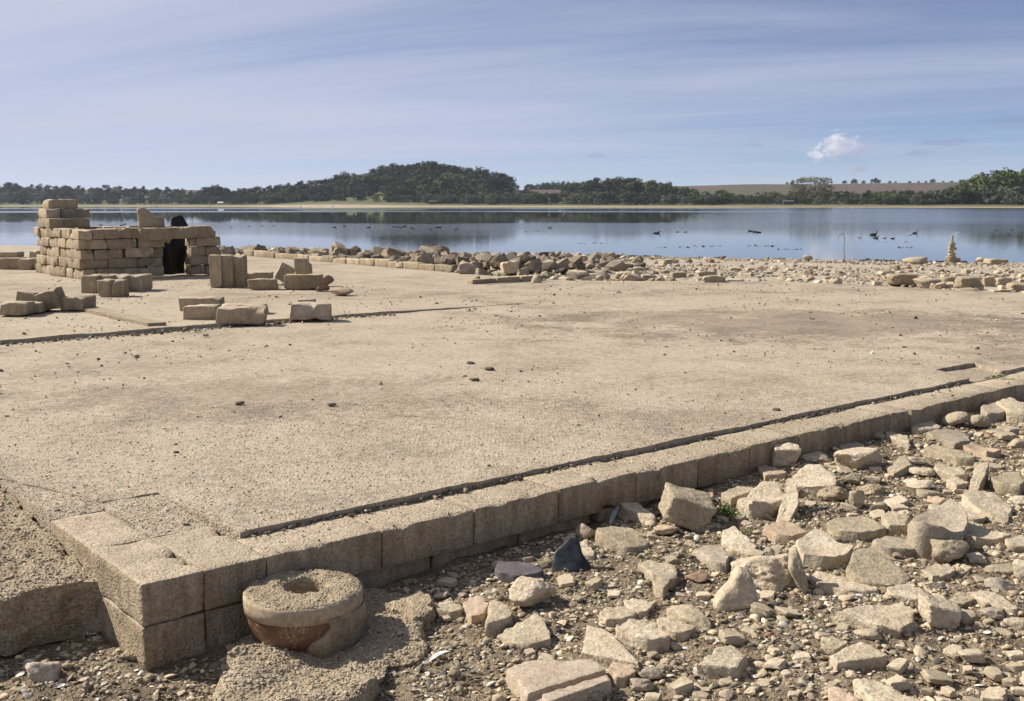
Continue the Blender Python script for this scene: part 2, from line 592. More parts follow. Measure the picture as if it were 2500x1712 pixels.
def mat_leaf(name, lo, hi, rand=0.35):
    m, t, b = new_mat(name)
    at_ = t.new('ShaderNodeAttribute', attribute_name='tone')
    oi = t.new('ShaderNodeObjectInfo')
    f = t.math('ADD', t.math('MULTIPLY', t.sep(at_.outputs['Vector'])[0], 0.55), t.math('MULTIPLY', oi.outputs['Random'], 0.45))
    col = t.ramp(f, [(0.1, lo), (0.9, hi)])
    br = t.rng(oi.outputs['Random'], 0, 1, 1 - rand, 1 + rand, False)
    t.put(b.inputs['Base Color'], t.mix(1.0, col, t.comb(br, br, br), 'MULTIPLY'))
    b.inputs['Roughness'].default_value = 0.8
    return m


M['leaf_dark'] = mat_leaf('dark_oak_leaves', (.020, .026, .012), (.048, .058, .022))
M['leaf_mid'] = mat_leaf('mid_green_leaves', (.030, .045, .015), (.085, .105, .030))
M['leaf_willow'] = mat_leaf('silver_willow_leaves', (.055, .065, .042), (.115, .125, .080))
M['leaf_poplar'] = mat_leaf('pale_poplar_leaves', (.13, .13, .07), (.21, .20, .11), 0.15)


def mat_water():
    m, t, b = new_mat('lake_water')
    geo = t.new('ShaderNodeNewGeometry')
    pos = geo.outputs['Position']
    x, y, z = t.sep(pos)
    b.inputs['Base Color'].default_value = (.012, .018, .022, 1)
    b.inputs['IOR'].default_value = 1.333
    b.inputs['Specular IOR Level'].default_value = 0.5
    ly = t.math('LOGARITHM', t.math('MAXIMUM', y, 1.0), 10.0)
    az = t.math('DIVIDE', x, t.math('MAXIMUM', y, 1.0))
    # wind lanes: long strips of ruffled and of calm water lying across the lake
    wob = t.noise(t.comb(t.math('MULTIPLY', az, 2.2), t.math('MULTIPLY', ly, 3.0), 0.7), 1.0, 4, 0.55)
    lz = t.math('ADD', ly, t.math('MULTIPLY', t.math('SUBTRACT', wob, 0.5), 0.16))
    lanes = t.ramp(t.rng(lz, 1.5, 3.1, 0, 1, False), [
        (0.00, (.035,) * 3), (0.16, (.035,) * 3), (0.22, (.06,) * 3), (0.29, (.22,) * 3), (0.35, (.28,) * 3), (0.38, (.03,) * 3),
        (0.53, (.0,) * 3), (0.575, (.0,) * 3), (0.585, (.95,) * 3), (0.62, (.95,) * 3), (0.63, (.0,) * 3),
        (0.70, (.0,) * 3), (0.71, (.9,) * 3), (0.76, (.9,) * 3), (0.77, (.0,) * 3), (1.0, (.0,) * 3)])
    rough_side = t.rng(az, 0.12, 0.34, 0.0, 0.75)
    far_w = t.rng(ly, 1.95, 2.15)
    ruff = t.math('MAXIMUM', lanes, t.math('MULTIPLY', rough_side, far_w))
    patch = t.rng(t.noise(t.comb(t.math('MULTIPLY', x, 0.02), t.math('MULTIPLY', y, 0.10), 2.0), 1.0, 5, 0.6), 0.42, 0.62)
    ruff = t.math('MULTIPLY', ruff, t.math('ADD', 0.75, t.math('MULTIPLY', patch, 0.25)))
    t.put(b.inputs['Roughness'], t.rng(ruff, 0, 1, 0.0, 0.16, False))
    w1 = t.noise(t.comb(t.math('MULTIPLY', x, 0.8), t.math('MULTIPLY', y, 2.0), 0.0), 1.0, 3, 0.5)
    w2 = t.noise(t.comb(t.math('MULTIPLY', x, 3.2), t.math('MULTIPLY', y, 6.5), 5.0), 1.0, 2, 0.5)
    h = t.math('ADD', t.math('MULTIPLY', w1, 0.55), t.math('MULTIPLY', w2, 0.28))
    bp = t.new('ShaderNodeBump')
    t.put(bp.inputs['Strength'], t.math('ADD', 0.006, t.math('MULTIPLY', ruff, 0.98)))
    bp.inputs['Distance'].default_value = 0.085
    t.put(bp.inputs['Height'], h)
    t.put(b.inputs['Normal'], bp.outputs[0])
    return m


M['water'] = mat_water()


def mat_hills():
    m, t, b = new_mat('fields_and_shore')
    geo = t.new('ShaderNodeNewGeometry')
    pos = geo.outputs['Position']
    x, y, z = t.sep(pos)
    at_ = t.new('ShaderNodeAttribute', attribute_name='inland')
    inl = t.sep(at_.outputs['Vector'])[0]
    vo = t.new('ShaderNodeTexVoronoi')
    t.put(vo.inputs['Vector'], t.comb(t.math('MULTIPLY', x, 1 / 230.0), t.math('MULTIPLY', y, 1 / 520.0), 0.0))
    vo.inputs['Scale'].default_value = 1.0
    k = t.sep(vo.outputs['Color'])[0]
    field = t.ramp(k, [(0.0, (.085, .07, .042)), (0.25, (.092, .067, .048)), (0.5, (.06, .07, .033)), (0.62, (.098, .072, .052)), (0.85, (.08, .073, .042))], 'CONSTANT')
    n = t.noise(pos, 0.05, 5, 0.6)
    nf = t.rng(n, 0.3, 0.7, 0.75, 1.25, False)
    grass = t.mix(1.0, (.10, .105, .045, 1), t.comb(nf, nf, nf), 'MULTIPLY')
    field = t.mix(1.0, field, t.comb(nf, nf, nf), 'MULTIPLY')
    sand = t.mix(1.0, (.36, .285, .20, 1), t.comb(nf, nf, nf), 'MULTIPLY')
    i2 = t.math('ADD', inl, t.math('MULTIPLY', t.math('SUBTRACT', n, 0.5), 22))
    col = t.mix(t.rng(i2, 9, 13), sand, t.mix(0.7, sand, grass))
    col = t.mix(t.rng(i2, 19, 30), col, grass)
    col = t.mix(t.rng(i2, 150, 190), col, field)
    t.put(b.inputs['Base Color'], col)
    return m


M['hills'] = mat_hills()

# ------------------------------------------------------------------ the setting: ground, water, far shore
# near ground: fan-shaped grid, fine by the camera and coarser towards the water
az = np.radians(np.linspace(-58, 58, 430))
rr = 0.7 * np.exp(np.linspace(0, math.log(130 / 0.7), 470))
AZ, RR = np.meshgrid(az, rr)
gx = (np.sin(AZ) * RR).ravel()
gy = (np.cos(AZ) * RR).ravel() - 0.3
gz = g_raw(gx, gy)
p3 = np.stack([gx, gy, gz * 0], 1)
amp = np.interp(RR.ravel(), [0, 10, 25, 60, 130], [1, 1, .8, .5, .2])
gz = gz + amp * (0.018 * fbm(p3, 2.2, 3, 3) + 0.010 * fbm(p3, 14, 3, 5))
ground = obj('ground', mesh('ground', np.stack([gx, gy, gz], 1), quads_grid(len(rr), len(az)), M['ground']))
tag(ground, 'bare silt ground with gravel around the pavement', kind='structure')

wv = np.array([[-900, 30, WATER_Z], [900, 30, WATER_Z], [1500, 2300, WATER_Z], [-1500, 2300, WATER_Z]])
water = obj('water', mesh('water', wv, [[0, 1, 2, 3]], M['water'], False))
tag(water, 'calm blue lake reflecting the wooded far shore', kind='structure')


def shore_d(t):
    return np.interp(t, [-.8, -.47, -.2, 0, .2, .47, .8], [1250, 1120, 960, 835, 690, 575, 520])


def far_z(x, y):
    x = np.asarray(x, float)
    y = np.asarray(y, float)
    t = x / y
    inl = y - shore_d(t)
    q = np.stack([x, y, x * 0], 1)
    z = WATER_Z + np.where(inl < 0, inl * 0.05, 1.5 * sstep(inl, 0, 45) + 0.012 * np.maximum(inl - 30, 0))
    hill = 25 * np.exp(-(((x + 96) / 68.0) ** 2 + ((y - 1055) / 66.0) ** 2))
    shoulder = 11 * np.exp(-(((x - 20) / 130.0) ** 2 + ((y - 1180) / 150.0) ** 2))
    ridge = np.interp(t, [-.6, -.3, -.12, 0, .15, .3, .5, .7], [14, 9, 4, 6, 17, 20, 23, 23]) * sstep(inl, 250, 1100)
    left = 5 * sstep(-t, 0.18, 0.3) * sstep(inl, 60, 260)
    mound = 8 * np.exp(-(((x - 92) / 42.0) ** 2 + ((y - 925) / 50.0) ** 2))
    return z + hill + shoulder + ridge + left + mound + 1.2 * fbm(q, 0.006, 2, 9) * sstep(inl, 60, 300)


tt = np.linspace(-.80, .80, 260)
ii = np.concatenate([np.linspace(-30, 60, 19), np.linspace(70, 400, 34), np.linspace(430, 2600, 50)])
T_, I_ = np.meshgrid(tt, ii)
fy = (shore_d(T_) + I_).ravel()
fx = (T_.ravel() * fy)
hm = mesh('hills', np.stack([fx, fy, far_z(fx, fy)], 1), quads_grid(len(ii), len(tt)), M['hills'])
aa = hm.attributes.new('inland', 'FLOAT_VECTOR', 'POINT')
vv = np.zeros((len(fx), 3), np.float32)
vv[:, 0] = I_.ravel()
aa.data.foreach_set('vector', vv.ravel())
hills = obj('hills', hm)
tag(hills, 'far shore with pale beach, meadows and ploughed fields', kind='structure')


# ------------------------------------------------------------------ pavement sheets
def sheet(name, poly, ztop, thick, mat, jag=0.006, step0=0.03, zfun=None, seed=1, parent=None, cell=None, levels=1, rough=0.0):
    """a sheet of screed with an uneven broken edge; poly in pavement (a, b)"""
    pts = []
    n = len(poly)
    for i in range(n):
        p, q = np.array(poly[i], float), np.array(poly[(i + 1) % n], float)
        L = np.linalg.norm(q - p)
        s = 0.0
        while s < L - 1e-6:
            c = p + (q - p) * s / L
            w = P2(*c)
            pts.append(w)
            s += max(step0, 0.006 * np.hypot(*w))
    pts = np.array(pts)
    p3 = np.c_[pts, np.zeros(len(pts))]
    am = jag * np.maximum(1, np.hypot(pts[:, 0], pts[:, 1]) / 8)
    pts = pts + np.c_[fbm(p3, 16, 3, seed), fbm(p3, 16, 3, seed + 50)] * am[:, None]
    k = len(pts)
    # inner points for gentle unevenness
    lo, hi = pts.min(0), pts.max(0)
    inner = []
    yy = lo[1]
    while yy < hi[1]:
        d = max(0.05, 0.012 * max(yy, 1.5)) if cell is None else cell
        m = int((hi[0] - lo[0]) / (d * 1.4)) + 1
        xs = lo[0] + (np.arange(m) + rs.rand(m)) * d * 1.4
        inner.append(np.c_[xs, yy + (rs.rand(m) - .5) * d])
        yy += d
    inner = np.concatenate(inner)
    # keep points well inside (even-odd)
    ins = np.zeros(len(inner), bool)
    x, y = inner[:, 0], inner[:, 1]
    q = np.roll(pts, -1, 0)
    for (x1, y1), (x2, y2) in zip(pts, q):
        c = ((y1 > y) != (y2 > y)) & (x < (x2 - x1) * (y - y1) / (y2 - y1 + 1e-12) + x1)
        ins ^= c
    inner = inner[ins]
    allp = np.concatenate([pts, inner])
    ed = [(i, (i + 1) % k) for i in range(k)]
    ov, oe, of, *_ = delaunay_2d_cdt([Vector(p) for p in allp], ed, [list(range(k))], 1, 1e-5)
    ov = np.array([list(p) for p in ov])
    a, b = AB(ov[:, 0], ov[:, 1])
    zt = ztop if zfun is None else zfun(a, b)
    p3 = np.c_[ov, np.zeros(len(ov))]
    z = zt + 0.004 * fbm(p3, 3.0, 2, seed + 9) + 0.0022 * fbm(p3, 18, 2, seed + 19)
    verts = np.c_[ov, z]
    faces = [list(f) for f in of]
    # boundary skirt
    cnt = {}
    for f in faces:
        for i in range(len(f)):
            e = (f[i], f[(i + 1) % len(f)])
            cnt[e] = cnt.get(e, 0) + 1
    vl = verts.tolist()
    low = {}
    mid = {}
    def lower(i, lv):
        if lv == 0:
            return i
        if (i, lv) not in low:
            low[(i, lv)] = len(vl)
            x_, y_, z_ = vl[i]
            q_ = np.array([[x_ * 23, y_ * 23, 4.0 + lv * .9], [x_ * 60, y_ * 60, 9.0 + lv * 2.1], [y_ * 31, x_ * 31, 2.0 + lv]])
            j = vnoise(q_, seed)
            dx_ = .3 * jag * j[0] + rough * (j[0] * .7 + j[1] * .5)
            dy_ = .3 * jag * j[2] + rough * (j[2] * .7 - j[1] * .5)
            vl.append([x_ + dx_, y_ + dy_, z_ - thick * lv / levels + rough * .4 * j[1]])
        return low[(i, lv)]
    for (i, j) in list(cnt):
        if (j, i) not in cnt:
            for lv in range(levels):
                faces.append([lower(j, lv), lower(i, lv), lower(i, lv + 1), lower(j, lv + 1)])
    o = obj(name, mesh(name, vl, faces, mat, False), parent)
    me = o.data
    me.polygons.foreach_set('use_smooth', np.full(len(me.polygons), True))
    try:
        me.set_sharp_from_angle(angle=R(40))
    except Exception:
        pass
    return o


SCR = 0.022
main_poly = [(.455, .25), (2.4, .262), (5.83, .262), (6.03, .62), (6.55, .60), (6.30, .27), (13.4, .27), (13.2, 3.2), (12.6, 6.8),
             (10.25, 8.9), (9.9, 9.6), (9.0, 9.3), (7.2, 8.2), (-3.2, 7.0), (-3.2, 1.66), (.02, 1.62), (.22, .98), (.445, .96)]
pav = sheet('pavement', main_poly, SCR, 0.05, M['pave'], 0.007, 0.024)
tag(pav, 'broad silt-covered concrete pavement with a low block kerb', kind='structure')

# strip between the end blocks and the broken screed edge
strip = sheet('pavement', [(.005, .92), (.215, .92), (.215, .46), (.442, .46), (.442, .99), (.26, 1.02), (.07, 1.68), (.005, 1.68)], 0.0, 0.25, M['pave'], 0.005, 0.02,
              zfun=lambda a, b: np.where(a > .213, (SCR - .003) * sstep(b, .5, .94), (SCR - .003) * sstep(b, .92, 1.05)) - .002, seed=3)
tag(strip, 'narrow paved strip beside the corner kerb blocks', kind='structure')

far_poly = [(-5, 6.42), (1.0, 6.42), (4.2, 6.46), (7.1, 6.44), (8.6, 9.0), (9.95, 9.25), (9.98, 20.5), (4, 23), (-12, 23)]
farp = sheet('pavement', far_poly, .06, 0.07, M['pave'], 0.010, 0.03,
             zfun=lambda a, b: np.interp(a, [2, 4, 5.6, 7.2], [.058, .058, .044, .026]), seed=5)
tag(farp, 'raised far part of the pavement under the block shelter', kind='structure')
leftp = sheet('pavement', [(-5, 9.0), (2.62, 9.0), (2.6, 14), (-9, 14)], .082, 0.05, M['pave'], 0.010, 0.03, seed=8)
tag(leftp, 'raised strip of pavement under the row of loose blocks', kind='structure')

notch = sheet('pavement', [(5.6, .24), (6.8, .24), (6.8, .75), (5.6, .75)], -.004, 0.05, M['pave'], 0.0, 0.1, seed=31)
tag(notch, 'lower bed of concrete showing in the notch of the pavement edge', kind='structure')

apron = sheet('apron', [(-.006, .40), (-.006, .8), (-.006, 1.64), (-1.6, 1.66), (-2.2, 1.2), (-2.0, .50), (-.9, .46), (-.55, .48), (-.30, .43), (-.12, .44)], -.09, 0.2, M['crust'], 0.022, 0.016,
              zfun=lambda a, b: np.interp(b, [0, .35, .5, .85, 1.4, 1.65], [-.105, -.10, -.085, -.045, -.01, .0]), seed=12, cell=0.018, levels=9, rough=.014)
me = apron.data
co = np.zeros(len(me.vertices) * 3)
me.vertices.foreach_get('co', co)
co = co.reshape(-1, 3)
co[:, 2] += 0.010 * fbm(co, 12, 3, 31) + 0.006 * fbm(co, 40, 2, 33)
me.vertices.foreach_set('co', co.ravel().astype(np.float32))
tag(apron, 'crumbling concrete apron beside the kerb corner', kind='structure')


# ------------------------------------------------------------------ blocks
def rounded_box(L, Wd, Hh, rad=0.012, cell=0.03, noise=0.004, seed=0, nscale=18, chips=2, front=False):
    """box from the origin's base centre: x length, y depth, z height, worn edges"""
    nx, ny, nz = [max(2, int(round(s / cell))) for s in (L, Wd, Hh)]
    vid = {}
    V = []
    F = []

    def axis(n, s):
        u = np.linspace(-1, 1, n + 1) * s / 2
        # tighter next to the ends
        u[1] = -s / 2 + min(rad, s / 4)
        u[-2] = s / 2 - min(rad, s / 4)
        return u
    X, Y, Z = axis(nx, L), axis(ny, Wd), axis(nz, Hh)

    def v(i, j, k):
        if (i, j, k) not in vid:
            vid[(i, j, k)] = len(V)
            V.append((X[i], Y[j], Z[k]))
        return vid[(i, j, k)]
    for i in range(nx):
        for j in range(ny):
            F.append([v(i, j, 0), v(i, j + 1, 0), v(i + 1, j + 1, 0), v(i + 1, j, 0)])
            F.append([v(i, j, nz), v(i + 1, j, nz), v(i + 1, j + 1, nz), v(i, j + 1, nz)])
    for i in range(nx):
        for k in range(nz):
            F.append([v(i, 0, k), v(i + 1, 0, k), v(i + 1, 0, k + 1), v(i, 0, k + 1)])
            F.append([v(i, ny, k), v(i, ny, k + 1), v(i + 1, ny, k + 1), v(i + 1, ny, k)])
    for j in range(ny):
        for k in range(nz):
            F.append([v(0, j, k), v(0, j, k + 1), v(0, j + 1, k + 1), v(0, j + 1, k)])
            F.append([v(nx, j, k), v(nx, j + 1, k), v(nx, j + 1, k + 1), v(nx, j, k + 1)])
    V = np.array(V)
    half = np.array([L, Wd, Hh]) / 2
    inner = np.clip(V, -half + rad, half - rad)
    d = V - inner
    ln = np.linalg.norm(d, axis=1, keepdims=True)
    V = np.where(ln > 1e-9, inner + d / np.maximum(ln, 1e-9) * np.minimum(ln, rad), V)
    nrm = V / half
    nrm = np.sign(nrm) * np.abs(nrm) ** 8
    nrm /= np.maximum(np.linalg.norm(nrm, axis=1, keepdims=True), 1e-6)
    ps = V + seed * 3.17
    V = V + nrm * (noise * fbm(ps, nscale, 3, seed))[:, None]
    rr_ = np.random.RandomState(seed + 5)
    for _ in range(chips):                       # knocked-off corners and edge bites
        c = half * np.sign(rr_.rand(3) - .5)
        c[2] = half[2] if rr_.rand() < .85 else -half[2]
        e = rr_.randint(2)
        if front:
            c[1], e = -half[1], 0
        c[e] *= rr_.rand() * 2 - 1
        r0 = (0.025 + 0.05 * rr_.rand()) * min(1.6, Hh / 0.12) * (.62 if front else 1)
        dd = np.linalg.norm((V - c), axis=1)
        w = np.clip(1 - dd / r0, 0, 1)
        V = V - np.sign(c) * (w * r0 * 0.38)[:, None] * (1 + .5 * vnoise(ps * 60, seed))[:, None]
    V[:, 2] += Hh / 2
    return V, np.array(F)


def block_mesh(L, Wd, Hh, seed, mat, **kw):
    V, F = rounded_box(L, Wd, Hh, seed=seed, **kw)
    me = mesh('block', V, F, mat)
    try:
        me.set_sharp_from_angle(angle=R(38))
    except Exception:
        pass
    return me


YAW_A = math.pi / 2 - AA          # rotation that brings local x onto the A axis
# kerb row: upper course, each block a part of the pavement
joints = [.437, .909, 1.345, 1.80, 2.277, 2.70, 3.10, 3.51, 3.905, 4.40, 4.62, 5.05, 5.30, 5.76, 6.2, 6.66, 7.1, 7.55, 8.0, 8.45, 8.9, 9.4, 9.9, 10.4, 10.9, 11.4, 11.9]
for i in range(len(joints) - 1):
    a0, a1 = joints[i] + .002, joints[i + 1] - .002
    L = a1 - a0
    Hh = 0.148
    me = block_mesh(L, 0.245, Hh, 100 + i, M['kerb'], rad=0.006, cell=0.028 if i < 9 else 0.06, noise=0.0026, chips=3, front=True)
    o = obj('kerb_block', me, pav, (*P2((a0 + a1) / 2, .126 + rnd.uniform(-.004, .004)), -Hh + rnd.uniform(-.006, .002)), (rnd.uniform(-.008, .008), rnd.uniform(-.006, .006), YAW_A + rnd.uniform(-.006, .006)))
# lower course, mostly buried
a0 = .30
i = 0
while a0 < 4.2:
    L = rnd.uniform(.42, .47)
    me = block_mesh(L - .006, 0.24, 0.15, 140 + i, M['kerb'], rad=0.012, cell=0.04, noise=0.005, chips=2)
    obj('kerb_block', me, pav, (*P2(a0 + L / 2, .15), -.302), (0, 0, YAW_A))
    a0 += L
    i += 1
# the corner: two blocks laid endwise, over a lower course
for k, (ac, w, b0, b1, zt) in enumerate([(.103, .209, .0, .457, .001), (.325, .230, -.002, .458, .0)]):
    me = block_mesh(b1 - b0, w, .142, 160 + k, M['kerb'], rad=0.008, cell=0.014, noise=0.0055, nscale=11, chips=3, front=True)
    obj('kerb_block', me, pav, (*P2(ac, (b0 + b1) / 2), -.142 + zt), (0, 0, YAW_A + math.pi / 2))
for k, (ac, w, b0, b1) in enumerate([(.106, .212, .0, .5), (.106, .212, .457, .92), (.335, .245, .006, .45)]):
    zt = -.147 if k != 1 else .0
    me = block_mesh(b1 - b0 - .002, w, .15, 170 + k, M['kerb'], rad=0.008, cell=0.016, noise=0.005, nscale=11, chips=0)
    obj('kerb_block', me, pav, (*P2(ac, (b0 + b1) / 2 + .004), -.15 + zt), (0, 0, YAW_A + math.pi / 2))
# pale edging at the back, facing left
for k in range(16):
    b0 = 11.7 + k * .5
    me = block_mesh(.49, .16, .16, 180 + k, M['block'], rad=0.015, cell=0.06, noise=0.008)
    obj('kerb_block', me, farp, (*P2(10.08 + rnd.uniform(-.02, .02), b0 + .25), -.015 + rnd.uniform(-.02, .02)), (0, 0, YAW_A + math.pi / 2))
# broken low ridge on the left, and the short edging by the rubble
ridge = sheet('pavement', [(2.62, 6.62), (2.80, 6.60), (2.83, 8.9), (2.65, 8.95)], .09, .05, M['block'], 0.012, 0.03, seed=21)
tag(ridge, 'low broken concrete strip running across the far pavement', kind='structure')
for k in range(3):
    me = block_mesh(.46, .14, .1, 200 + k, M['block'], rad=0.015, cell=0.06, noise=0.008)
    obj('kerb_block', me, farp, (*P2(8.75 + k * .47, 9.28 + rnd.uniform(-.02, .02)), .0 + rnd.uniform(-.01, .01)), (0, 0, YAW_A + rnd.uniform(-.04, .04)))
# --PART2--
# ------------------------------------------------------------------ clay pipe stub by the kerb
def lathe(prof, nseg=72, nz=0.0, seed=0, cx=None):
    """prof: list of (radius, z, centre shift in y)"""
    V = []
    for (r, z, sy) in prof:
        th = np.linspace(0, 2 * math.pi, nseg, endpoint=False)
        V.append(np.c_[np.cos(th) * r, np.sin(th) * r + sy, np.full(nseg, z)])
    V = np.concatenate(V)
    F = []
    for k in range(len(prof) - 1):
        for i in range(nseg):
            j = (i + 1) % nseg
            F.append([k * nseg + i, k * nseg + j, (k + 1) * nseg + j, (k + 1) * nseg + i])
    if nz:
        V = V + np.c_[np.zeros((len(V), 2)), nz * fbm(V, 40, 3, seed)]
        d = V[:, :2] / np.maximum(np.linalg.norm(V[:, :2], axis=1, keepdims=True), 1e-6)
        V[:, :2] += d * (nz * 0.7 * fbm(V, 30, 3, seed + 4))[:, None]
    return V, np.array(F)


PZ = -.075                                        # top of the pipe
pc = at(741, 1438, PZ)
pipe = obj('pipe_stub', None, loc=(pc[0], pc[1], 0))
tag(pipe, 'round cut-off clay drain pipe set in mortar beside the kerb corner', 'pipe')
RP = .196
V, F = lathe([(RP - .006, PZ - .056, 0), (RP + .001, PZ - .053, 0), (RP + .002, PZ - .03, 0), (RP + .002, PZ - .010, 0), (RP + .0, PZ - .002, 0), (RP - .008, PZ + .001, 0)], 80, .0015, 2)
obj('rim', mesh('rim', V, F, M['cement_rim']), pipe)
prof = [(RP - .001, PZ - .006, 0), (RP - .008, PZ + .003, 0), (RP - .02, PZ + .006, 0)]
for q in np.linspace(0, 1, 12):
    prof.append(((RP - .03) * (1 - q) + .074 * q, PZ + .006 - .010 * q ** 4, .040 * q))
prof += [(.068, PZ - .018, .042), (.062, PZ - .040, .044), (.056, PZ - .075, .046), (.02, PZ - .098, .046), (.001, PZ - .1, .046)]
V, F = lathe(prof, 80, .005, 6)
o = obj('silt_filling', mesh('silt_filling', V, F, M['crust']), pipe)
o['label'] = 'pale silt crust filling the pipe round a dark hole'
V, F = lathe([(RP - .004, PZ - .045, 0), (RP - .004, PZ - .07, 0), (RP - .008, PZ - .10, 0), (RP - .022, PZ - .135, 0), (RP - .045, PZ - .165, 0), (RP - .06, PZ - .22, 0)], 80, 0, 1)
o = obj('clay_body', mesh('clay_body', V, F, M['glaze']), pipe)
o['label'] = 'glossy red-brown glazed clay wall of the pipe'
# mortar smeared over the right side
th = np.linspace(R(-72), R(95), 60)
zs = np.linspace(0, 1, 16)
TH, ZS = np.meshgrid(th, zs)
edge = 0.10 * np.sin(ZS * 9) + 0.12 * np.sin(ZS * 4 + 1)
TH2 = TH + edge * np.clip((R(20) - TH) / R(90), 0, 1)
rad_ = np.interp(ZS, [0, .3, .6, 1], [RP + .004, RP + .012, RP + .004, RP - .01])
fade = sstep(TH, R(-72), R(-62))
rad_ = rad_ * fade + (RP - .03) * (1 - fade)
V = np.c_[(np.cos(TH2) * rad_).ravel(), (np.sin(TH2) * rad_).ravel(), (PZ - .043 - ZS * .16).ravel()]
V[:, :2] *= (1 + .02 * fbm(V, 35, 3, 8))[:, None]
obj('mortar_patch', mesh('mortar_patch', V, quads_grid(16, 60), M['block']), pipe)
V, F = lathe([(RP - .06, PZ - .19, 0), (RP - .02, PZ - .175, 0), (RP + .02, PZ - .185, 0), (RP + .05, PZ - .21, 0), (RP + .06, PZ - .27, 0)], 70, .012, 12)
obj('mortar_bed', mesh('mortar_bed', V, F, M['crust']), pipe)


# ------------------------------------------------------------------ stones
def resample(poly, n):
    poly = np.asarray(poly, float)
    q = np.roll(poly, -1, 0)
    seg = np.linalg.norm(q - poly, axis=1)
    cum = np.r_[0, np.cumsum(seg)]
    s = np.linspace(0, cum[-1], n, endpoint=False)
    k = np.clip(np.searchsorted(cum, s, 'right') - 1, 0, len(poly) - 1)
    f = ((s - cum[k]) / np.maximum(seg[k], 1e-9))[:, None]
    return poly[k] * (1 - f) + q[k] * f


def prism(poly, ztop, zbot, seed, nseg=44, rough=1.0, tilt=(0, 0), dish=0.0, groove=None, flare=0.04, smooth_n=1, bev=None):
    """a broken flat piece: outline in x, y, with top height and a bottom sunk in the ground"""
    p = resample(poly, nseg)
    for _ in range(smooth_n):
        p = 0.25 * np.roll(p, 1, 0) + 0.5 * p + 0.25 * np.roll(p, -1, 0)
    c = p.mean(0)
    size = np.sqrt(abs(0.5 * np.sum(p[:, 0] * np.roll(p[:, 1], -1) - p[:, 1] * np.roll(p[:, 0], -1)))) + 1e-4
    th = ztop - zbot
    b = min(.18 * th, .06 * size) if bev is None else bev
    rings = [(.30, 0), (.55, 0), (.76, 0), (.90, 0), (1 - .55 * b / size, -.12 * b), (1.0, -b), (1 + flare * .4, -.45 * th), (1 + flare * .7, -.8 * th), (1 + flare, -th)]
    V = [np.array([[c[0], c[1], ztop]])]
    for s, dz in rings:
        V.append(np.c_[c + (p - c) * s, np.full(nseg, ztop + dz)])
    V = np.concatenate(V)
    xy = (V[:, :2] - c)
    top = np.clip((V[:, 2] - zbot) / th, 0, 1)
    V[:, 2] += top * (xy[:, 0] * tilt[0] + xy[:, 1] * tilt[1])
    if dish:
        V[:, 2] += top * dish * (np.sum(xy ** 2, 1) / size ** 2 - .25) * size
    if groove is not None:                       # (point, direction, width, depth): a straight channel across the top
        gp, gd, gw, gdp = groove
        gd = np.array(gd) / np.linalg.norm(gd)
        dist = (V[:, 0] - gp[0]) * gd[1] - (V[:, 1] - gp[1]) * gd[0]
        V[:, 2] -= top * gdp * np.exp(-(dist / gw) ** 4)
    n1 = fbm(V + seed * 1.7, 2.2 / size, 3, seed)
    n2 = fbm(V + seed * 1.7, 60, 3, seed + 7)
    dirn = np.c_[xy / size, (V[:, 2] - (ztop + zbot) / 2) / max(th, .02) * .8]
    dirn /= np.maximum(np.linalg.norm(dirn, axis=1, keepdims=True), .3)
    edge = np.r_[0, np.repeat([.4, .4, .6, .9, 1.3, 1.7, 1.9, 1.7, 1.2], nseg)]
    V += dirn * (rough * edge * (0.035 * size * n1 + 0.0035 * n2))[:, None]
    V[:, 2] += top * rough * (0.016 * size * fbm(V + seed, 3.5 / size, 2, seed + 3) + .0012 * n2)
    F = [[0, 1 + i, 1 + (i + 1) % nseg] for i in range(nseg)]
    for k in range(len(rings) - 1):
        o0 = 1 + k * nseg
        for i in range(nseg):
            j = (i + 1) % nseg
            F.append([o0 + i, o0 + nseg + i, o0 + nseg + j, o0 + j])
    F = [f[::-1] for f in F] if np.sum(p[:, 0] * np.roll(p[:, 1], -1) - p[:, 1] * np.roll(p[:, 0], -1)) < 0 else F
    return V, F, c


_ico = {}


def ico(sub):
    if sub not in _ico:
        bm = bmesh.new()
        bmesh.ops.create_icosphere(bm, subdivisions=sub, radius=1)
        _ico[sub] = (np.array([v.co[:] for v in bm.verts]), np.array([[v.index for v in f.verts] for f in bm.faces]))
        bm.free()
    return _ico[sub]


def lump(sub, seed, planes=11, soft=18.0, noise=0.10, boxy=0.0):
    """a broken lump: many flat facets with worn edges"""
    V, F = ico(sub)
    r_ = np.random.RandomState(seed)
    N = r_.normal(size=(planes, 3))
    N /= np.linalg.norm(N, axis=1, keepdims=True)
    D = r_.uniform(.62, 1.0, planes)
    if boxy:
        B = np.array([[1, 0, 0], [-1, 0, 0], [0, 1, 0], [0, -1, 0], [0, 0, 1], [0, 0, -1]], float)
        B += r_.normal(size=B.shape) * .10
        B /= np.linalg.norm(B, axis=1, keepdims=True)
        N = np.r_[B, N[:max(1, int(planes * (1 - boxy)))]]
        D = np.r_[r_.uniform(.60, .72, 6), D[:max(1, int(planes * (1 - boxy)))] * 1.15]
    dots = np.maximum(V @ N.T, 1e-3)
    rr_ = D[None] / dots
    rr_ = np.minimum(rr_, 3)
    R_ = (np.sum(rr_ ** -soft, 1) + 1.25 ** -soft) ** (-1 / soft)
    R_ = R_ * (1 + noise * fbm(V * 1.0 + seed, 2.2, 4, seed) * .6 + noise * .25 * fbm(V + seed, 9, 3, seed + 3))
    return V * R_[:, None], F


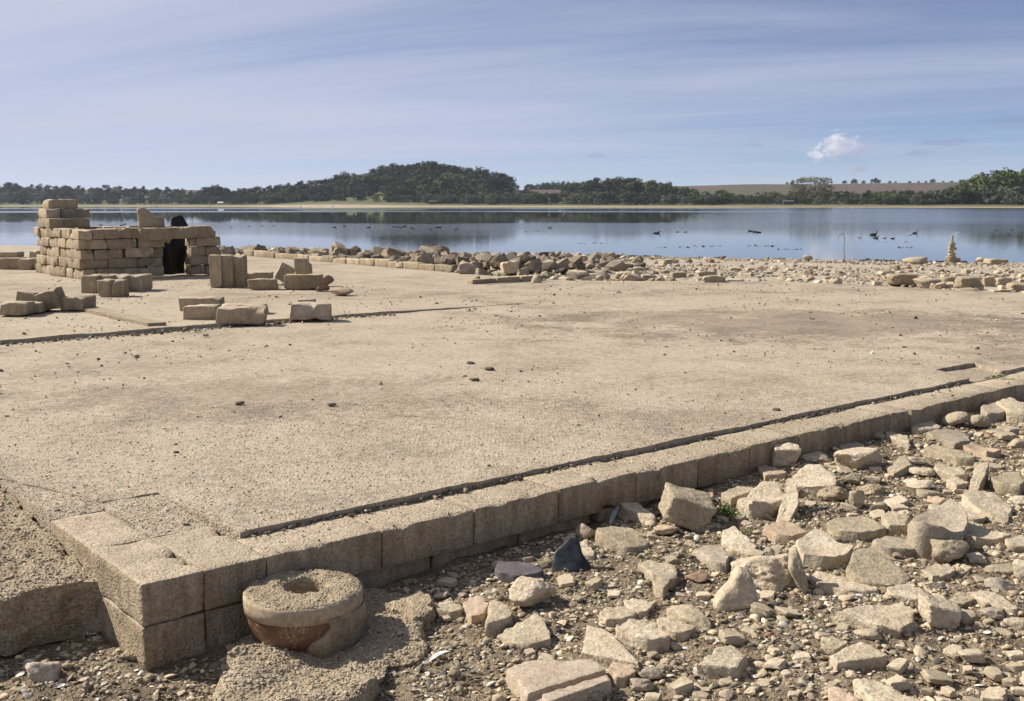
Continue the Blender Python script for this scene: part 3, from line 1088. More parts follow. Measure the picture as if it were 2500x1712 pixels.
def add_prism(name, px, h, label, cat='stone', mat='stone', seed=None, group=None, parent=None, **kw):
    pts = []
    zg = []
    for q in px:
        w, z0 = on_ground(q[0], q[1], h)
        pts.append(w[:2])
        zg.append(z0)
    zb = float(np.mean(zg))
    V, F, c = prism(np.array(pts), zb + h, zb - .025, seed or (len(bpy.data.objects) * 7 % 9973), **kw)
    V = V - np.array([c[0], c[1], zb])
    me = mesh(name, V, F, M[mat])
    try:
        me.set_sharp_from_angle(angle=R(50))
    except Exception:
        pass
    o = obj(name, me, parent, (c[0], c[1], zb))
    FOOT.append((c[0], c[1], float(np.max(np.linalg.norm(np.array(pts) - c, axis=1)))))
    return tag(o, label, cat, group)


FOOT = []
_lseed = [300]


def add_lump(name, cx, cy, w, hh, label, cat='stone', mat='stone', group=None, boxy=0.0, depth=.8, sub=4, zbase=None, yaw=None, tilt=(0, 0), noise=.10, seed=None, planes=11, sink=.12):
    """cx, cy: middle of the lump in the photograph; w, hh its size there, turned into metres where it lies"""
    if zbase is None:
        q, z0 = on_ground(cx, cy + hh * .32, 0)
    else:
        q = at(cx, cy + hh * .32, zbase)
        z0 = zbase
    dist = math.hypot(q[0], q[1])
    s = math.hypot(dist, CAMH) / FPX
    el = math.atan2(CAMH - z0, dist)
    wm = w * s
    dm = wm * depth
    hm_ = max(.34 * wm, (hh * s - dm * math.sin(el) * .8) / math.cos(el)) * .92
    _lseed[0] += 1
    sd = seed or _lseed[0]
    V, F = lump(sub, sd, planes, 18, noise, boxy)
    r_ = np.random.RandomState(sd)
    cy_, sy_ = math.cos(r_.rand() * 6.3), math.sin(r_.rand() * 6.3)
    V = V - (V.max(0) + V.min(0)) / 2
    V = V / (V.max(0) - V.min(0)) * np.array([wm, dm, hm_])
    Rm = np.array(Matrix.Rotation(tilt[0], 3, 'Y') @ Matrix.Rotation(tilt[1], 3, 'X'))
    V = V @ Rm.T
    V[:, 2] -= V[:, 2].min() + sink * hm_
    me = mesh(name, V, F, M[mat])
    if boxy:
        try:
            me.set_sharp_from_angle(angle=R(40))
        except Exception:
            pass
    ctr = (q[0], q[1], z0)
    o = obj(name, me, None, ctr, (0, 0, yaw if yaw is not None else 0))
    FOOT.append((q[0], q[1], wm * .5))
    return tag(o, label, cat, group)


# flat broken pieces of the foreground, traced corner by corner: (corners, height, label, material, extra)
FLAT = [
 ([(930,1478),(965,1455),(1035,1441),(1058,1485),(1050,1503),(1010,1515),(960,1490)], .065, 'crumbly mortar lump at the edge of the pipe shadow', 'crust', dict(rough=2.0)),
 ([(1060,1478),(1093,1462),(1128,1473),(1126,1490),(1095,1495),(1065,1487)], .03, 'small pointed stone between mortar lump and ridged wedge', 'stone', {}),
 ([(1132,1472),(1150,1456),(1180,1452),(1192,1470),(1184,1498),(1150,1510),(1136,1490)], .028, 'flat pinkish flake touching the ridged wedge', 'stone_pink', {}),
 ([(1197,1461),(1224,1460),(1252,1494),(1246,1505),(1200,1524),(1184,1526)], .07, 'wedge of concrete with a ridge down its face', 'stone', dict(groove=((0, 0), (0, 1), .001, 0.0))),
 ([(1218,1553),(1313,1485),(1330,1510),(1343,1560),(1295,1576),(1250,1570)], .035, 'triangular flat slab lying in front of the big yellow lump', 'stone', dict(smooth_n=0)),
 ([(1405,1338),(1425,1318),(1440,1333),(1452,1350),(1450,1358),(1415,1355)], .05, 'small pale stone leaning on the black glass shard', 'stone', {}),
 ([(1453,1300),(1490,1287),(1540,1286),(1590,1318),(1570,1328),(1530,1333),(1475,1314)], .085, 'thick pale slab with a hollow underneath, left of the crumbly pink lump', 'stone', dict(tilt=(-.12, .05))),
 ([(1558,1375),(1580,1362),(1640,1375),(1656,1398),(1618,1440),(1600,1430),(1588,1400)], .065, 'arrow-shaped slab pointing towards the viewer', 'stone', dict(smooth_n=0)),
 ([(1465,1495),(1480,1480),(1530,1475),(1552,1495),(1548,1504),(1478,1517)], .04, 'small brick-shaped piece of concrete, end chipped', 'stone', dict(smooth_n=0)),
 ([(1518,1465),(1560,1460),(1602,1465),(1580,1492),(1558,1497)], .03, 'thin three-cornered flake behind the small brick-shaped piece', 'stone', {}),
 ([(1500,1530),(1520,1518),(1580,1510),(1625,1543),(1630,1555),(1590,1564),(1545,1553)], .045, 'lumpy flat stone beside the large triangular tile', 'stone', dict(rough=1.6)),
 ([(1623,1475),(1645,1462),(1690,1475),(1730,1505),(1742,1520),(1710,1522),(1660,1508)], .05, 'curved pale tile piece, hollow side down', 'stone', dict(dish=-.35)),
 ([(1603,1513),(1612,1503),(1665,1513),(1705,1528),(1675,1543),(1640,1546)], .04, 'squared slab fragment under the curved tile piece', 'stone', {}),
 ([(1432,1520),(1470,1530),(1500,1550),(1562,1618),(1560,1625),(1490,1610),(1418,1598)], .025, 'large flat triangular tile behind the stained channel tile', 'stone', dict(smooth_n=0, rough=.6)),
 ([(1485,1625),(1495,1613),(1550,1623),(1553,1640),(1520,1657),(1500,1655)], .04, 'small pinkish tile corner next to the channel tile', 'stone_pink', {}),
 ([(1692,1340),(1720,1328),(1770,1330),(1778,1352),(1774,1376),(1750,1374)], .055, 'grey-topped stone with a shiny flint in its side', 'stone_dark', {}),
 ([(1760,1322),(1765,1302),(1790,1298),(1850,1328),(1838,1345)], .05, 'long pale slab tilted behind the big cracked boulder', 'stone', dict(tilt=(.1, .25))),
 ([(1860,1290),(1905,1265),(1930,1268),(1978,1298),(1950,1303),(1935,1310),(1890,1306)], .05, 'pink-topped pentagonal slab below the upright leaning slab', 'stone_pink', dict(smooth_n=0)),
 ([(1950,1333),(1942,1318),(1985,1298),(2005,1298),(2045,1320),(2085,1330),(2070,1352),(2010,1374),(1962,1370)], .055, 'dished tile with a raised rim at its left edge', 'stone', dict(dish=.28, smooth_n=0)),
 ([(2017,1275),(2050,1262),(2110,1260),(2165,1285),(2160,1291),(2100,1303),(2045,1299)], .05, 'flat lozenge-shaped slab above the dished tile', 'stone', dict(smooth_n=0)),
 ([(1975,1408),(1990,1388),(2060,1405),(2150,1435),(2146,1441),(2060,1443),(2000,1428)], .045, 'long low slab lying right of the cracked boulder', 'stone', dict(smooth_n=0)),
 ([(2063,1390),(2085,1355),(2130,1347),(2190,1375),(2225,1398),(2212,1412),(2160,1416),(2080,1400)], .085, 'broad smooth rounded slab, largest in the middle of the rubble', 'stone', dict(tilt=(-.05, .2), smooth_n=2)),
 ([(2130,1318),(2160,1307),(2260,1320),(2268,1333),(2225,1343),(2160,1338)], .05, 'flat weathered slab in front of the grey socket block', 'stone_dark', {}),
 ([(2250,1393),(2275,1375),(2315,1375),(2338,1388),(2315,1403),(2275,1409)], .05, 'rounded pale slab below the knobbly yellow stone', 'stone', dict(smooth_n=2)),
 ([(2167,1440),(2190,1418),(2225,1415),(2265,1453),(2250,1463),(2180,1453)], .045, 'pale slab beside the thin lath-shaped strip', 'stone', {}),
 ([(2240,1420),(2255,1417),(2320,1472),(2310,1478)], .04, 'thin straight strip of concrete like a lath', 'stone', dict(smooth_n=0, nseg=30)),
 ([(2045,1495),(2100,1480),(2200,1468),(2225,1485),(2248,1518),(2200,1533),(2140,1528),(2085,1508)], .055, 'large flat slab with broken scalloped front edge', 'stone', dict(smooth_n=0, rough=1.4)),
 ([(2028,1598),(2100,1562),(2125,1570),(2170,1600),(2125,1609),(2042,1619)], .05, 'clean-cut wedge slab alone on the gravel', 'stone', dict(smooth_n=0, rough=.7)),
 ([(2003,1555),(2030,1550),(2070,1570),(2040,1588),(2005,1573)], .03, 'flake of stone tucked behind the clean-cut wedge slab', 'stone', {}),
 ([(1700,1628),(1750,1580),(1790,1567),(1825,1595),(1802,1632),(1735,1632)], .05, 'four-cornered slab standing alone below the upright triangle stone', 'stone', dict(smooth_n=0)),
 ([(2020,1675),(2050,1675),(2105,1705),(2100,1740),(2035,1740)], .05, 'orange-tinged slab corner cut by the bottom of the picture', 'stone_pink', {}),
 ([(2088,1665),(2110,1655),(2180,1675),(2250,1710),(2240,1745),(2130,1735)], .055, 'rough mound-shaped slab at the bottom of the picture', 'stone', dict(rough=1.6)),
 ([(2312,1465),(2335,1450),(2365,1447),(2378,1465),(2350,1475)], .035, 'rough little stone left of the long rightmost wedge', 'stone', dict(rough=1.6)),
 ([(2362,1440),(2410,1435),(2445,1455),(2490,1485),(2480,1492),(2440,1480),(2390,1460)], .05, 'long tapering wedge near the picture edge', 'stone', {}),
 ([(2340,1305),(2360,1278),(2420,1290),(2475,1305),(2440,1315),(2380,1320)], .05, 'half-shaded curved slab right of the grey socket block', 'stone', dict(dish=.2)),
 ([(2455,1315),(2480,1308),(2525,1310),(2525,1335),(2465,1330)], .05, 'slab cut off by the picture edge beside the curved slab', 'stone', {}),
 ([(1848,1137),(1856,1129),(1920,1150),(1917,1156),(1866,1162)], .05, 'pinkish tile wedge at the foot of the upright block', 'stone_pink', dict(smooth_n=0)),
 ([(1502,1225),(1530,1214),(1555,1220),(1603,1253),(1598,1262),(1575,1260),(1520,1240)], .06, 'half-shaded slab leaning at the kerb by the grey feather', 'stone', dict(tilt=(-.15, 0))),
 ([(1757,1207),(1800,1187),(1838,1186),(1841,1196),(1785,1220)], .06, 'longish stone between squared block and hollow stone', 'stone', {}),
 ([(1795,1222),(1840,1195),(1860,1180),(1905,1185),(1930,1210),(1880,1230),(1830,1240)], .09, 'thick stone with a hollowed upper face', 'stone', dict(dish=.22, rough=1.5)),
 ([(1887,1258),(1925,1210),(1945,1209),(1950,1235),(1915,1262)], .08, 'slab tipped up on edge against the hollow stone', 'stone', dict(tilt=(.35, .35))),
 ([(1915,1170),(1960,1145),(2005,1142),(2045,1163),(2040,1183),(1975,1180)], .10, 'broad sloping stone under the upright block', 'stone', dict(tilt=(.12, .1))),
 ([(1700,1205),(1740,1199),(1743,1209),(1725,1233)], .05, 'brownish slab corner behind the squared block', 'stone_pink', {}),
 ([(2040,1078),(2060,1065),(2090,1066),(2115,1085),(2060,1093)], .06, 'flat stone tucked behind the big round boulder', 'stone', {}),
 ([(2158,1050),(2175,1052),(2218,1065),(2220,1081),(2165,1065)], .05, 'squarish slab below the kerb beside a small round stone', 'stone', {}),
 ([(2163,1135),(2195,1117),(2210,1113),(2230,1135),(2180,1155)], .05, 'flat slab propped up right of the big round boulder', 'stone', dict(smooth_n=0, tilt=(.1, 0))),
 ([(2278,1135),(2290,1128),(2345,1140),(2360,1158),(2330,1160),(2285,1147)], .05, 'pale long stone in the upper rubble', 'stone', {}),
 ([(2256,1095),(2275,1088),(2335,1097),(2380,1111),(2375,1119),(2340,1117)], .055, 'long straight bar of concrete lying level', 'stone', dict(smooth_n=0)),
 ([(2355,1090),(2370,1083),(2420,1092),(2445,1100),(2410,1109)], .05, 'pink dished tile right of the long concrete bar', 'stone_pink', dict(dish=.3, smooth_n=0)),
 ([(2262,1057),(2300,1048),(2350,1052),(2370,1075),(2330,1084),(2275,1065)], .055, 'rough brownish slab above the long concrete bar', 'stone_dark', dict(rough=1.6)),
 ([(2220,1013),(2230,1009),(2280,1011),(2300,1028),(2295,1034),(2225,1038)], .085, 'shaded slab fallen against the kerb', 'stone', {}),
 ([(2335,993),(2340,991),(2380,996),(2383,1004),(2360,1010)], .07, 'small wedge against the kerb beyond the egg-shaped stone', 'stone', {}),
 ([(2395,1000),(2400,990),(2430,980),(2457,1000),(2450,1007),(2410,1009)], .08, 'grey flat stone in front of the broad far slab', 'stone_dark', {}),
 ([(2430,980),(2465,967),(2505,984),(2505,1008),(2460,1004)], .10, 'broad slab at the far end of the rubble by the kerb', 'stone', dict(smooth_n=0)),
 ([(2310,1170),(2330,1162),(2370,1177),(2335,1185)], .05, 'short three-sided stone with cracked top', 'stone', {}),
 ([(2365,1180),(2380,1150),(2415,1148),(2405,1165),(2380,1190)], .07, 'tipped slab with a split along it', 'stone', dict(tilt=(.2, .2))),
 ([(2413,1165),(2435,1154),(2490,1154),(2508,1170),(2490,1188),(2440,1180)], .06, 'thick slab with an upturned lip near the picture edge', 'stone', dict(dish=.12)),
 ([(2375,1130),(2400,1126),(2445,1132),(2448,1143),(2400,1140)], .045, 'white-edged narrow piece behind the lipped slab', 'stone', {}),
 ([(2347,1215),(2370,1205),(2430,1205),(2468,1230),(2463,1265),(2440,1258),(2360,1230)], .075, 'long heavy slab sloping down to the right', 'stone', dict(tilt=(-.1, .15))),
 ([(2323,1245),(2345,1232),(2390,1240),(2412,1262),(2380,1270),(2340,1262)], .045, 'oval flat slab under the long heavy slab', 'stone', dict(smooth_n=2)),
 ([(2150,1258),(2180,1245),(2222,1255),(2215,1283),(2170,1283)], .06, 'blunt stone left of the grey socket block', 'stone', {}),
]
FLAT.append(([(2210,1292),(2226,1258),(2268,1244),(2320,1240),(2352,1250),(2364,1272),(2345,1298),(2300,1312),(2245,1310)], .135, 'large grey block with a hollow socket in its top', 'stone_dark', dict(dish=.55, nseg=60, smooth_n=1)))
for px, h, label, mat, kw in FLAT:
    add_prism('stone', px, h * .66, label, 'stone', mat, **kw)

# the tile with a channel and raised edge, front and centre
ct_base = add_prism('channel_tile', [(1236,1638),(1290,1614),(1450,1607),(1482,1636),(1496,1656),(1332,1729),(1287,1716),(1262,1672)], .030, 'thick orange-stained tile with a straight channel along its front edge', 'tile', 'stained', smooth_n=0, rough=.5, nseg=90)
for nm, pp_ in (('tile_face', [(1235,1632),(1290,1608),(1450,1601),(1478,1628),(1311,1690),(1285,1700),(1260,1664)]), ('raised_edge', [(1322,1700),(1484,1640),(1494,1653),(1330,1724)])):
    o = add_prism(nm, pp_, .052, None, None, 'stained', smooth_n=0, rough=.5, nseg=80, flare=.0)
    o.parent = ct_base
    o.matrix_parent_inverse = Matrix.Translation(ct_base.location).inverted()
add_prism('slate_tile', [(1205,1385),(1215,1367),(1270,1364),(1325,1388),(1318,1399),(1260,1407),(1215,1399)], .035, 'dark purple-grey slab half in the kerb shadow', 'slab', 'slate', smooth_n=0)

# rounded and blocky lumps: (x, y, w, h, label, material, extra)
LUMP = [
 (1300,1437,116,98,'big yellow angular lump by the dark slab, casting a long shadow','stone',dict(depth=.9, sub=5, planes=9)),
 (1430,1300,50,58,'grey upright stone standing in the kerb shadow','stone_dark',{}),
 (1675,1248,122,104,'large squared block with a crack, beside the green weed','stone',dict(boxy=.6, sub=5, depth=1.0, tilt=(.25, .15))),
 (1704,1410,52,42,'small reddish stone left of the upright triangle stone','red',{}),
 (1872,1382,165,130,'biggest cracked boulder of pale mortar in the rubble','stone',dict(sub=5, planes=8, noise=.2, depth=.9)),
 (1447,1697,55,42,'knobbly clod in front of the channel tile','crust',dict(noise=.25)),
 (1568,1665,60,40,'rounded grey clod right of the pinkish tile corner','stone_dark',dict(noise=.2)),
 (1590,1640,58,40,'dark speckled stone behind the rounded grey clod','stone_dark',{}),
 (2313,1345,92,78,'knobbly yellow stone in front of the grey socket block','stone',dict(noise=.22)),
 (2290,1498,92,78,'upturned yellow stone lying across the thin strip','stone',dict(boxy=.5, tilt=(.3, 0))),
 (2117,1545,58,38,'small blunt stone between large scalloped slab and wedge slab','stone',{}),
 (2424,1500,62,42,'blackish crusty stone near the picture edge','stone_dark',dict(noise=.2)),
 (2482,1525,62,42,'smooth stone cut by the picture edge, below the crusty one','stone',{}),
 (2445,1388,75,42,'low rough stone above the crusty dark stone','stone',{}),
 (2497,1395,44,60,'upright stone at the very edge of the picture','stone',{}),
 (2442,1428,64,46,'grey-sided stone behind the long tapering wedge','stone_dark',{}),
 (1915,1118,68,78,'upright block standing against the kerb','stone',dict(boxy=.45, depth=.8, sub=5, tilt=(.06, .1))),
 (1938,1197,44,32,'small brown stone below the broad sloping stone','stone',{}),
 (1625,1293,68,42,'crumbly pinkish lump below the squared block','stone_pink',dict(noise=.25)),
 (2095,1120,120,72,'big round-edged boulder near the kerb','stone',dict(sub=5, planes=8)),
 (2140,1064,46,28,'small round knob of stone by the kerb','stone',{}),
 (2138,1147,34,22,'little brick-shaped cube under the big round-edged boulder','stone',dict(boxy=.8)),
 (2333,1026,62,34,'smooth egg-shaped stone tilted near the kerb','stone',dict(planes=3, tilt=(-.3, 0), noise=.05)),
 (2390,1027,54,36,'domed stone right of the egg-shaped stone','stone',dict(planes=5)),
 (2035,1203,80,56,'lumpy broken mortar piece with holes','crust',dict(noise=.28)),
 (2090,1217,36,54,'narrow upright flake beside the lumpy mortar piece','stone',{}),
 (2075,1167,56,36,'rounded stone under the broad sloping stone','stone',{}),
 (2130,1195,72,40,'crumbly low mortar lump with a cavity','crust',dict(noise=.25)),
 (2290,1222,52,26,'pinkish dimpled stone above the oval slab','stone_pink',{}),
 (2490,1225,46,34,'blunt stone right of the long heavy slab','stone',{}),
 (2488,1085,50,34,'grey-brown stone at the picture edge in the upper rubble','stone',{}),
 (110,1640,82,80,'dark clod of mud below the apron','stone_dark',dict(noise=.25)),
 (318,1600,58,44,'crumbly lump stuck under the kerb corner','crust',dict(noise=.28)),
 (2455,1065,52,22,'narrow rounded stone in the upper rubble near the picture edge','stone',{}),
 (2250,1152,62,24,'pale low stone right of the little cube','stone',{}),
 (2250,1186,66,24,'whitish flat-topped stone in the upper middle rubble','stone',{}),
 (2265,1204,58,26,'curved shell-like stone piece below the whitish one','stone',{}),
]
for x, y, w, hh, label, mat, kw in LUMP:
    add_lump('stone', x, y, w, hh, label, 'stone', mat, **kw)


# pieces that stand on edge: outline traced in an upright plane facing the viewer
def upright(name, px, base_y, thick, label, cat, mat, lean=0.0, seed=5, curve=0.0, n=40):
    base = np.mean([p[0] for p in px]), base_y
    q, z0 = on_ground(base[0], base[1], 0)
    pts = []
    for (x, y) in px:
        d = ray(x, y)
        t = q[1] / d[1]
        w = d * t
        pts.append((w[0] - q[0], w[2] + CAMH - z0))
    p = resample(np.array(pts), n)
    c = p.mean(0)
    rings = [(.35, .5), (.7, .5), (.93, .48), (1.0, .30), (1.02, 0), (1.0, -.30), (.93, -.48), (.7, -.5), (.35, -.5)]
    V = [np.array([[c[0], -thick * .5, c[1]]])]
    for s, k in rings:
        pp = c + (p - c) * s
        V.append(np.c_[pp[:, 0], np.full(n, -thick * k), pp[:, 1]])
    V.append(np.array([[c[0], thick * .5, c[1]]]))
    V = np.concatenate(V)
    V[:, 1] += curve * (V[:, 0] - c[0]) ** 2
    V += (0.006 * fbm(V + seed, 14, 3, seed))[:, None] * np.array([1, 1.4, 1])
    V[:, 1] += lean * V[:, 2]
    F = [[0, 1 + (i + 1) % n, 1 + i] for i in range(n)]
    m = len(rings)
    for k in range(m - 1):
        for i in range(n):
            j = (i + 1) % n
            F.append([1 + k * n + i, 1 + k * n + j, 1 + (k + 1) * n + j, 1 + (k + 1) * n + i])
    e = 1 + m * n
    F += [[e, 1 + (m - 1) * n + i, 1 + (m - 1) * n + (i + 1) % n] for i in range(n)]
    me = mesh(name, V, F, M[mat])
    bm = bmesh.new(); bm.from_mesh(me); bmesh.ops.recalc_face_normals(bm, faces=bm.faces); bm.to_mesh(me); bm.free()
    o = obj(name, me, None, (q[0], q[1], z0))
    FOOT.append((q[0], q[1], .08))
    return tag(o, label, cat)


upright('stone', [(1745,1478),(1750,1460),(1785,1430),(1806,1396),(1838,1405),(1851,1476),(1800,1486),(1755,1492)], 1487, .07, 'upright triangular stone in front of the cracked boulder', 'stone', 'stone', .35)
upright('stone', [(1935,1355),(1950,1348),(1972,1400),(1974,1430),(1962,1455),(1945,1420),(1932,1390)], 1452, .05, 'thin slab leaning on the right flank of the cracked boulder', 'stone', 'stone', .3, 9)
upright('glass_shard', [(1348,1396),(1357,1356),(1393,1331),(1413,1335),(1422,1362),(1441,1388),(1425,1402),(1402,1394),(1380,1396),(1365,1403)], 1400, .014, 'curved shard of dusty black glass standing in the gravel', 'glass', 'glass_black', .7, 12, curve=2.2)

# mortar flake spread round the pipe
o = add_prism('mortar_flake', [(600,1570),(690,1500),(880,1420),(985,1432),(1005,1500),(1035,1545),(1042,1572),(1020,1598),(985,1612),(955,1620),(945,1650),(915,1668),(875,1690),(835,1725),(700,1745),(560,1735),(590,1650)],
              .034, 'crumbling sheet of mortar spread on the ground around the pipe', 'mortar', 'crust', nseg=150, smooth_n=0, rough=2.2, flare=.02)


# ------------------------------------------------------------------ loose concrete blocks on the far pavement
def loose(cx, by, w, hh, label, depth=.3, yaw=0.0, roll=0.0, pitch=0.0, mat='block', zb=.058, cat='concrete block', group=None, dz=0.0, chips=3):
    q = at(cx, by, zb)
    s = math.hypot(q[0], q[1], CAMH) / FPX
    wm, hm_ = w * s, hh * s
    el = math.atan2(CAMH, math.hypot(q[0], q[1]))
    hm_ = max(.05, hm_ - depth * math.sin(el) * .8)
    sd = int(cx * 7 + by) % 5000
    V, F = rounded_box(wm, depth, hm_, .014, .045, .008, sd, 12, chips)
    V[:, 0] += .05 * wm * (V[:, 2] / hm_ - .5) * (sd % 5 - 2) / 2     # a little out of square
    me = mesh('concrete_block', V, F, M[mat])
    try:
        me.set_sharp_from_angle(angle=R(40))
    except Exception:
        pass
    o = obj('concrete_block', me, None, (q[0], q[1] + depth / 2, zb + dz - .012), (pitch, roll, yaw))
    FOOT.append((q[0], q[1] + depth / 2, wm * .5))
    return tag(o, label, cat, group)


for k in range(4):
    loose(219 + k * 37, 716 - k * 1.5, 36, 46 - k * 1.2, ['first', 'second', 'third', 'fourth'][k] + ' from the left of four blocks on edge before the shelter', .4, -.05)
loose(255, 725, 31, 43, 'smaller upright block of the front pair, left one with a clean face', .22, -.08)
loose(287, 725, 30, 44, 'smaller upright block of the front pair, right one with a broken face', .22, .05, chips=6)
loose(118, 757, 52, 46, 'block tipped on its corner among the left row', .3, .15, -.35, dz=.02, zb=.082)
loose(178, 756, 54, 35, 'squat block right of the tipped block', .3, -.1, zb=.082)
loose(28, 768, 62, 33, 'low dark block at the left picture edge', .25, .05, zb=.082)
loose(74, 762, 36, 26, 'small dark block wedged beside the tipped block', .22, .1, zb=.082)
loose(56, 738, 38, 27, 'white-flecked block leaning behind the left row', .2, .1, .2, zb=.082)
for k in range(3):
    loose(527 + k * 28, 701 - k * .6, 28, 79 - k, ['left', 'middle', 'right'][k] + ' one of three tall blocks standing on end', .21, .02 * k)
loose(617, 694, 84, 32, 'rounded block lying behind the three tall blocks', .24, .12)
loose(637, 706, 64, 28, 'rough short block in front of the rounded one', .25, .1, chips=7)
loose(683, 690, 38, 44, 'block leaning at an angle on the rough short block', .2, .2, .5, dz=.03)
loose(737, 705, 86, 38, 'level block carrying an upright block', .24, .03)
loose(737, 668, 37, 41, 'upright block stacked on the level block', .2, -.05, zb=.058 + .22, chips=5)
add_lump('stone', 797, 685, 36, 30, 'reddish rounded lump right of the stacked blocks', 'stone', 'red', zbase=.058)
add_lump('stone', 789, 703, 32, 18, 'low reddish piece in front of the reddish lump', 'stone', 'red', zbase=.058)
add_lump('stone', 832, 716, 60, 9, 'thin flat scrap lying alone right of the stacked blocks', 'stone', 'stone_pink', zbase=.055, sub=3)
loose(488, 760, 100, 37, 'long block behind the low front block', .2, .05)
loose(486, 781, 78, 39, 'low block in front of the long one', .2, .06)
loose(591, 768, 104, 29, 'long block with a ledge, half hidden behind another', .22, .02)
loose(585, 789, 114, 44, 'long block with a sloping broken top by the pavement step', .2, .12, chips=6)
loose(755, 779, 96, 45, 'rough grey block alone beside the pavement step', .28, .06, chips=8, mat='stone_dark')
loose(747, 741, 40, 14, 'small pale block behind the rough grey block', .15, 0)
add_lump('stone', 502, 818, 15, 9, 'small lone stone on the pavement beside a weed', 'stone', 'stone_dark', zbase=.03, sub=3)
loose(22, 658, 46, 28, 'long low block at the left edge behind the shelter', .3, .05)
loose(58, 659, 26, 27, 'square block left of the shelter', .3, .05)
loose(18, 628, 40, 14, 'flat slab lying far left beyond the shelter', .4, .0)
loose(84, 655, 27, 26, 'lower rough block against the shelter wall', .3, .2, chips=6)
loose(84, 629, 26, 18, 'upper rough block against the shelter wall', .25, .1, zb=.058 + .15)

for k, (x_, y_, w_, l_) in enumerate([(1135, 918, 12, 'dark round clod lying in the middle of the pavement'), (1158, 926, 26, 'flat dark clod just right of the round clod'), (1195, 900, 26, 'dark clod above the flat one in mid pavement'),
        (1150, 886, 22, 'dark scrap of mud farthest back of the middle clods'), (585, 984, 24, 'reddish brown clod left of the middle of the pavement'), (430, 1103, 16, 'dark pebble on the left pavement'),
        (452, 1277, 18, 'grey round pebble on the strip behind the kerb corner'), (1895, 1000, 20, 'dark clod near the long front edge of the pavement'), (810, 988, 22, 'brown crumb of mud right of the reddish clod'), (165, 888, 10, 'dark pebble at the left of the pavement')]):
    o = add_lump('mud_clod' if k not in (5, 6, 9) else 'pebble', x_, y_, w_, w_ * .5, l_, 'clod' if k not in (5, 6, 9) else 'pebble', 'mud' if k not in (6,) else 'stone_dark', zbase=SCR if k != 6 else .003, sub=3, noise=.3, sink=.1)

# ------------------------------------------------------------------ the little shelter of stacked blocks
BH = .152
HZ = .058
hc = at(203, 683, HZ)[:2]
hut = obj('block_shelter', None, loc=(hc[0], hc[1], HZ))
tag(hut, 'little dry-stacked shelter of concrete blocks with a doorway and stone lintel', 'shelter')
hu, hv = UA, VB
_hs = [500]
_pool = {}


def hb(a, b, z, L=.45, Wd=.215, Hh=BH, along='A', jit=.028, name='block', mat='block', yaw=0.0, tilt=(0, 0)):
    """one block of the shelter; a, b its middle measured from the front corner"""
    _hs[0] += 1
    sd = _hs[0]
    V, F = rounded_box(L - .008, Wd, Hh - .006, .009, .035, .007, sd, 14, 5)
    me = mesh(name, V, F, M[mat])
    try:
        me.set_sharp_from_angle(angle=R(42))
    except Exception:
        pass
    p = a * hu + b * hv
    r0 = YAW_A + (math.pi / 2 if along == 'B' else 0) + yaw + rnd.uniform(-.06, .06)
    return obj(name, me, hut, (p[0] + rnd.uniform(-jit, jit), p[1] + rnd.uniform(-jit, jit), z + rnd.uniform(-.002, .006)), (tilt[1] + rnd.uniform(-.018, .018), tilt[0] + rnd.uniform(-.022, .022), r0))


for c in range(5):                                     # front wall left of the doorway, left flank wall
    z = c * BH
    a = -.02 if c % 2 else .20
    if c % 2 == 0:
        hb(.10, .20, z, .45, .2, along='B')
    while a < 1.02:
        L = min(rnd.choice([.45, .45, .40]), 1.30 - a)
        if c == 4 and a > .55:
            break
        hb(a + L / 2, .11 + (.03 if c == 1 else 0), z, L)
        a += L
    if c < 4:
        hb(1.14, .11, z, .22 if c % 2 else .26)
    b = .45 if c % 2 == 0 else .22
    while b < 2.05:
        L = rnd.choice([.45, .30, .42])
        hb(.10 + rnd.uniform(-.02, .01), b + L / 2, z, L, .2, along='B')
        b += L
hb(.30, .12, 4 * BH + .0, .44)
hb(.80, .10, 4 * BH, .45, Hh=.165)
hb(.60, .40, 4 * BH, .5, .3, along='B')
# taller back end of the flank wall
hb(.10, 1.55, 5 * BH, .40, .21, along='B')
hb(.12, 1.95, 5 * BH, .30, .21, along='B')
hb(.40, 1.55, 5 * BH, .45, .22, along='A')
hb(.12, 1.85, 6 * BH, .45, .22, along='B')
hb(.48, 1.80, 6 * BH, .48, .22, along='A')
hb(.30, 1.85, 7 * BH, .50, .24, along='A', yaw=.05)
# right of the doorway
for c in range(4):
    z = c * BH
    hb(1.85, .12, z, .26 + .04 * (c % 2))
    hb(2.12 + .02 * (c % 2), .12, z, .28, .23)
    for k in range(3):
        hb(2.20, .42 + k * .43, z, .42, .2, along='B')
hb(2.02, .12, 3 * BH + .0, .40, .24)
for c in range(5):                                     # back wall
    for k in range(5):
        hb(.35 + k * .44 + .1 * (c % 2), 2.0, c * BH, .43, .2)
lint = hb(1.53, .06, 4 * BH - .02, 1.26, .24, .19, name='lintel', tilt=(-.035, 0))
lint['label'] = 'long heavy stone lintel over the doorway'
hb(2.02, .20, 4 * BH + .01, .36, .22, .13, tilt=(.22, 0), name='block')
hb(1.16, .35, 4 * BH + .03, .4, .3, .12)
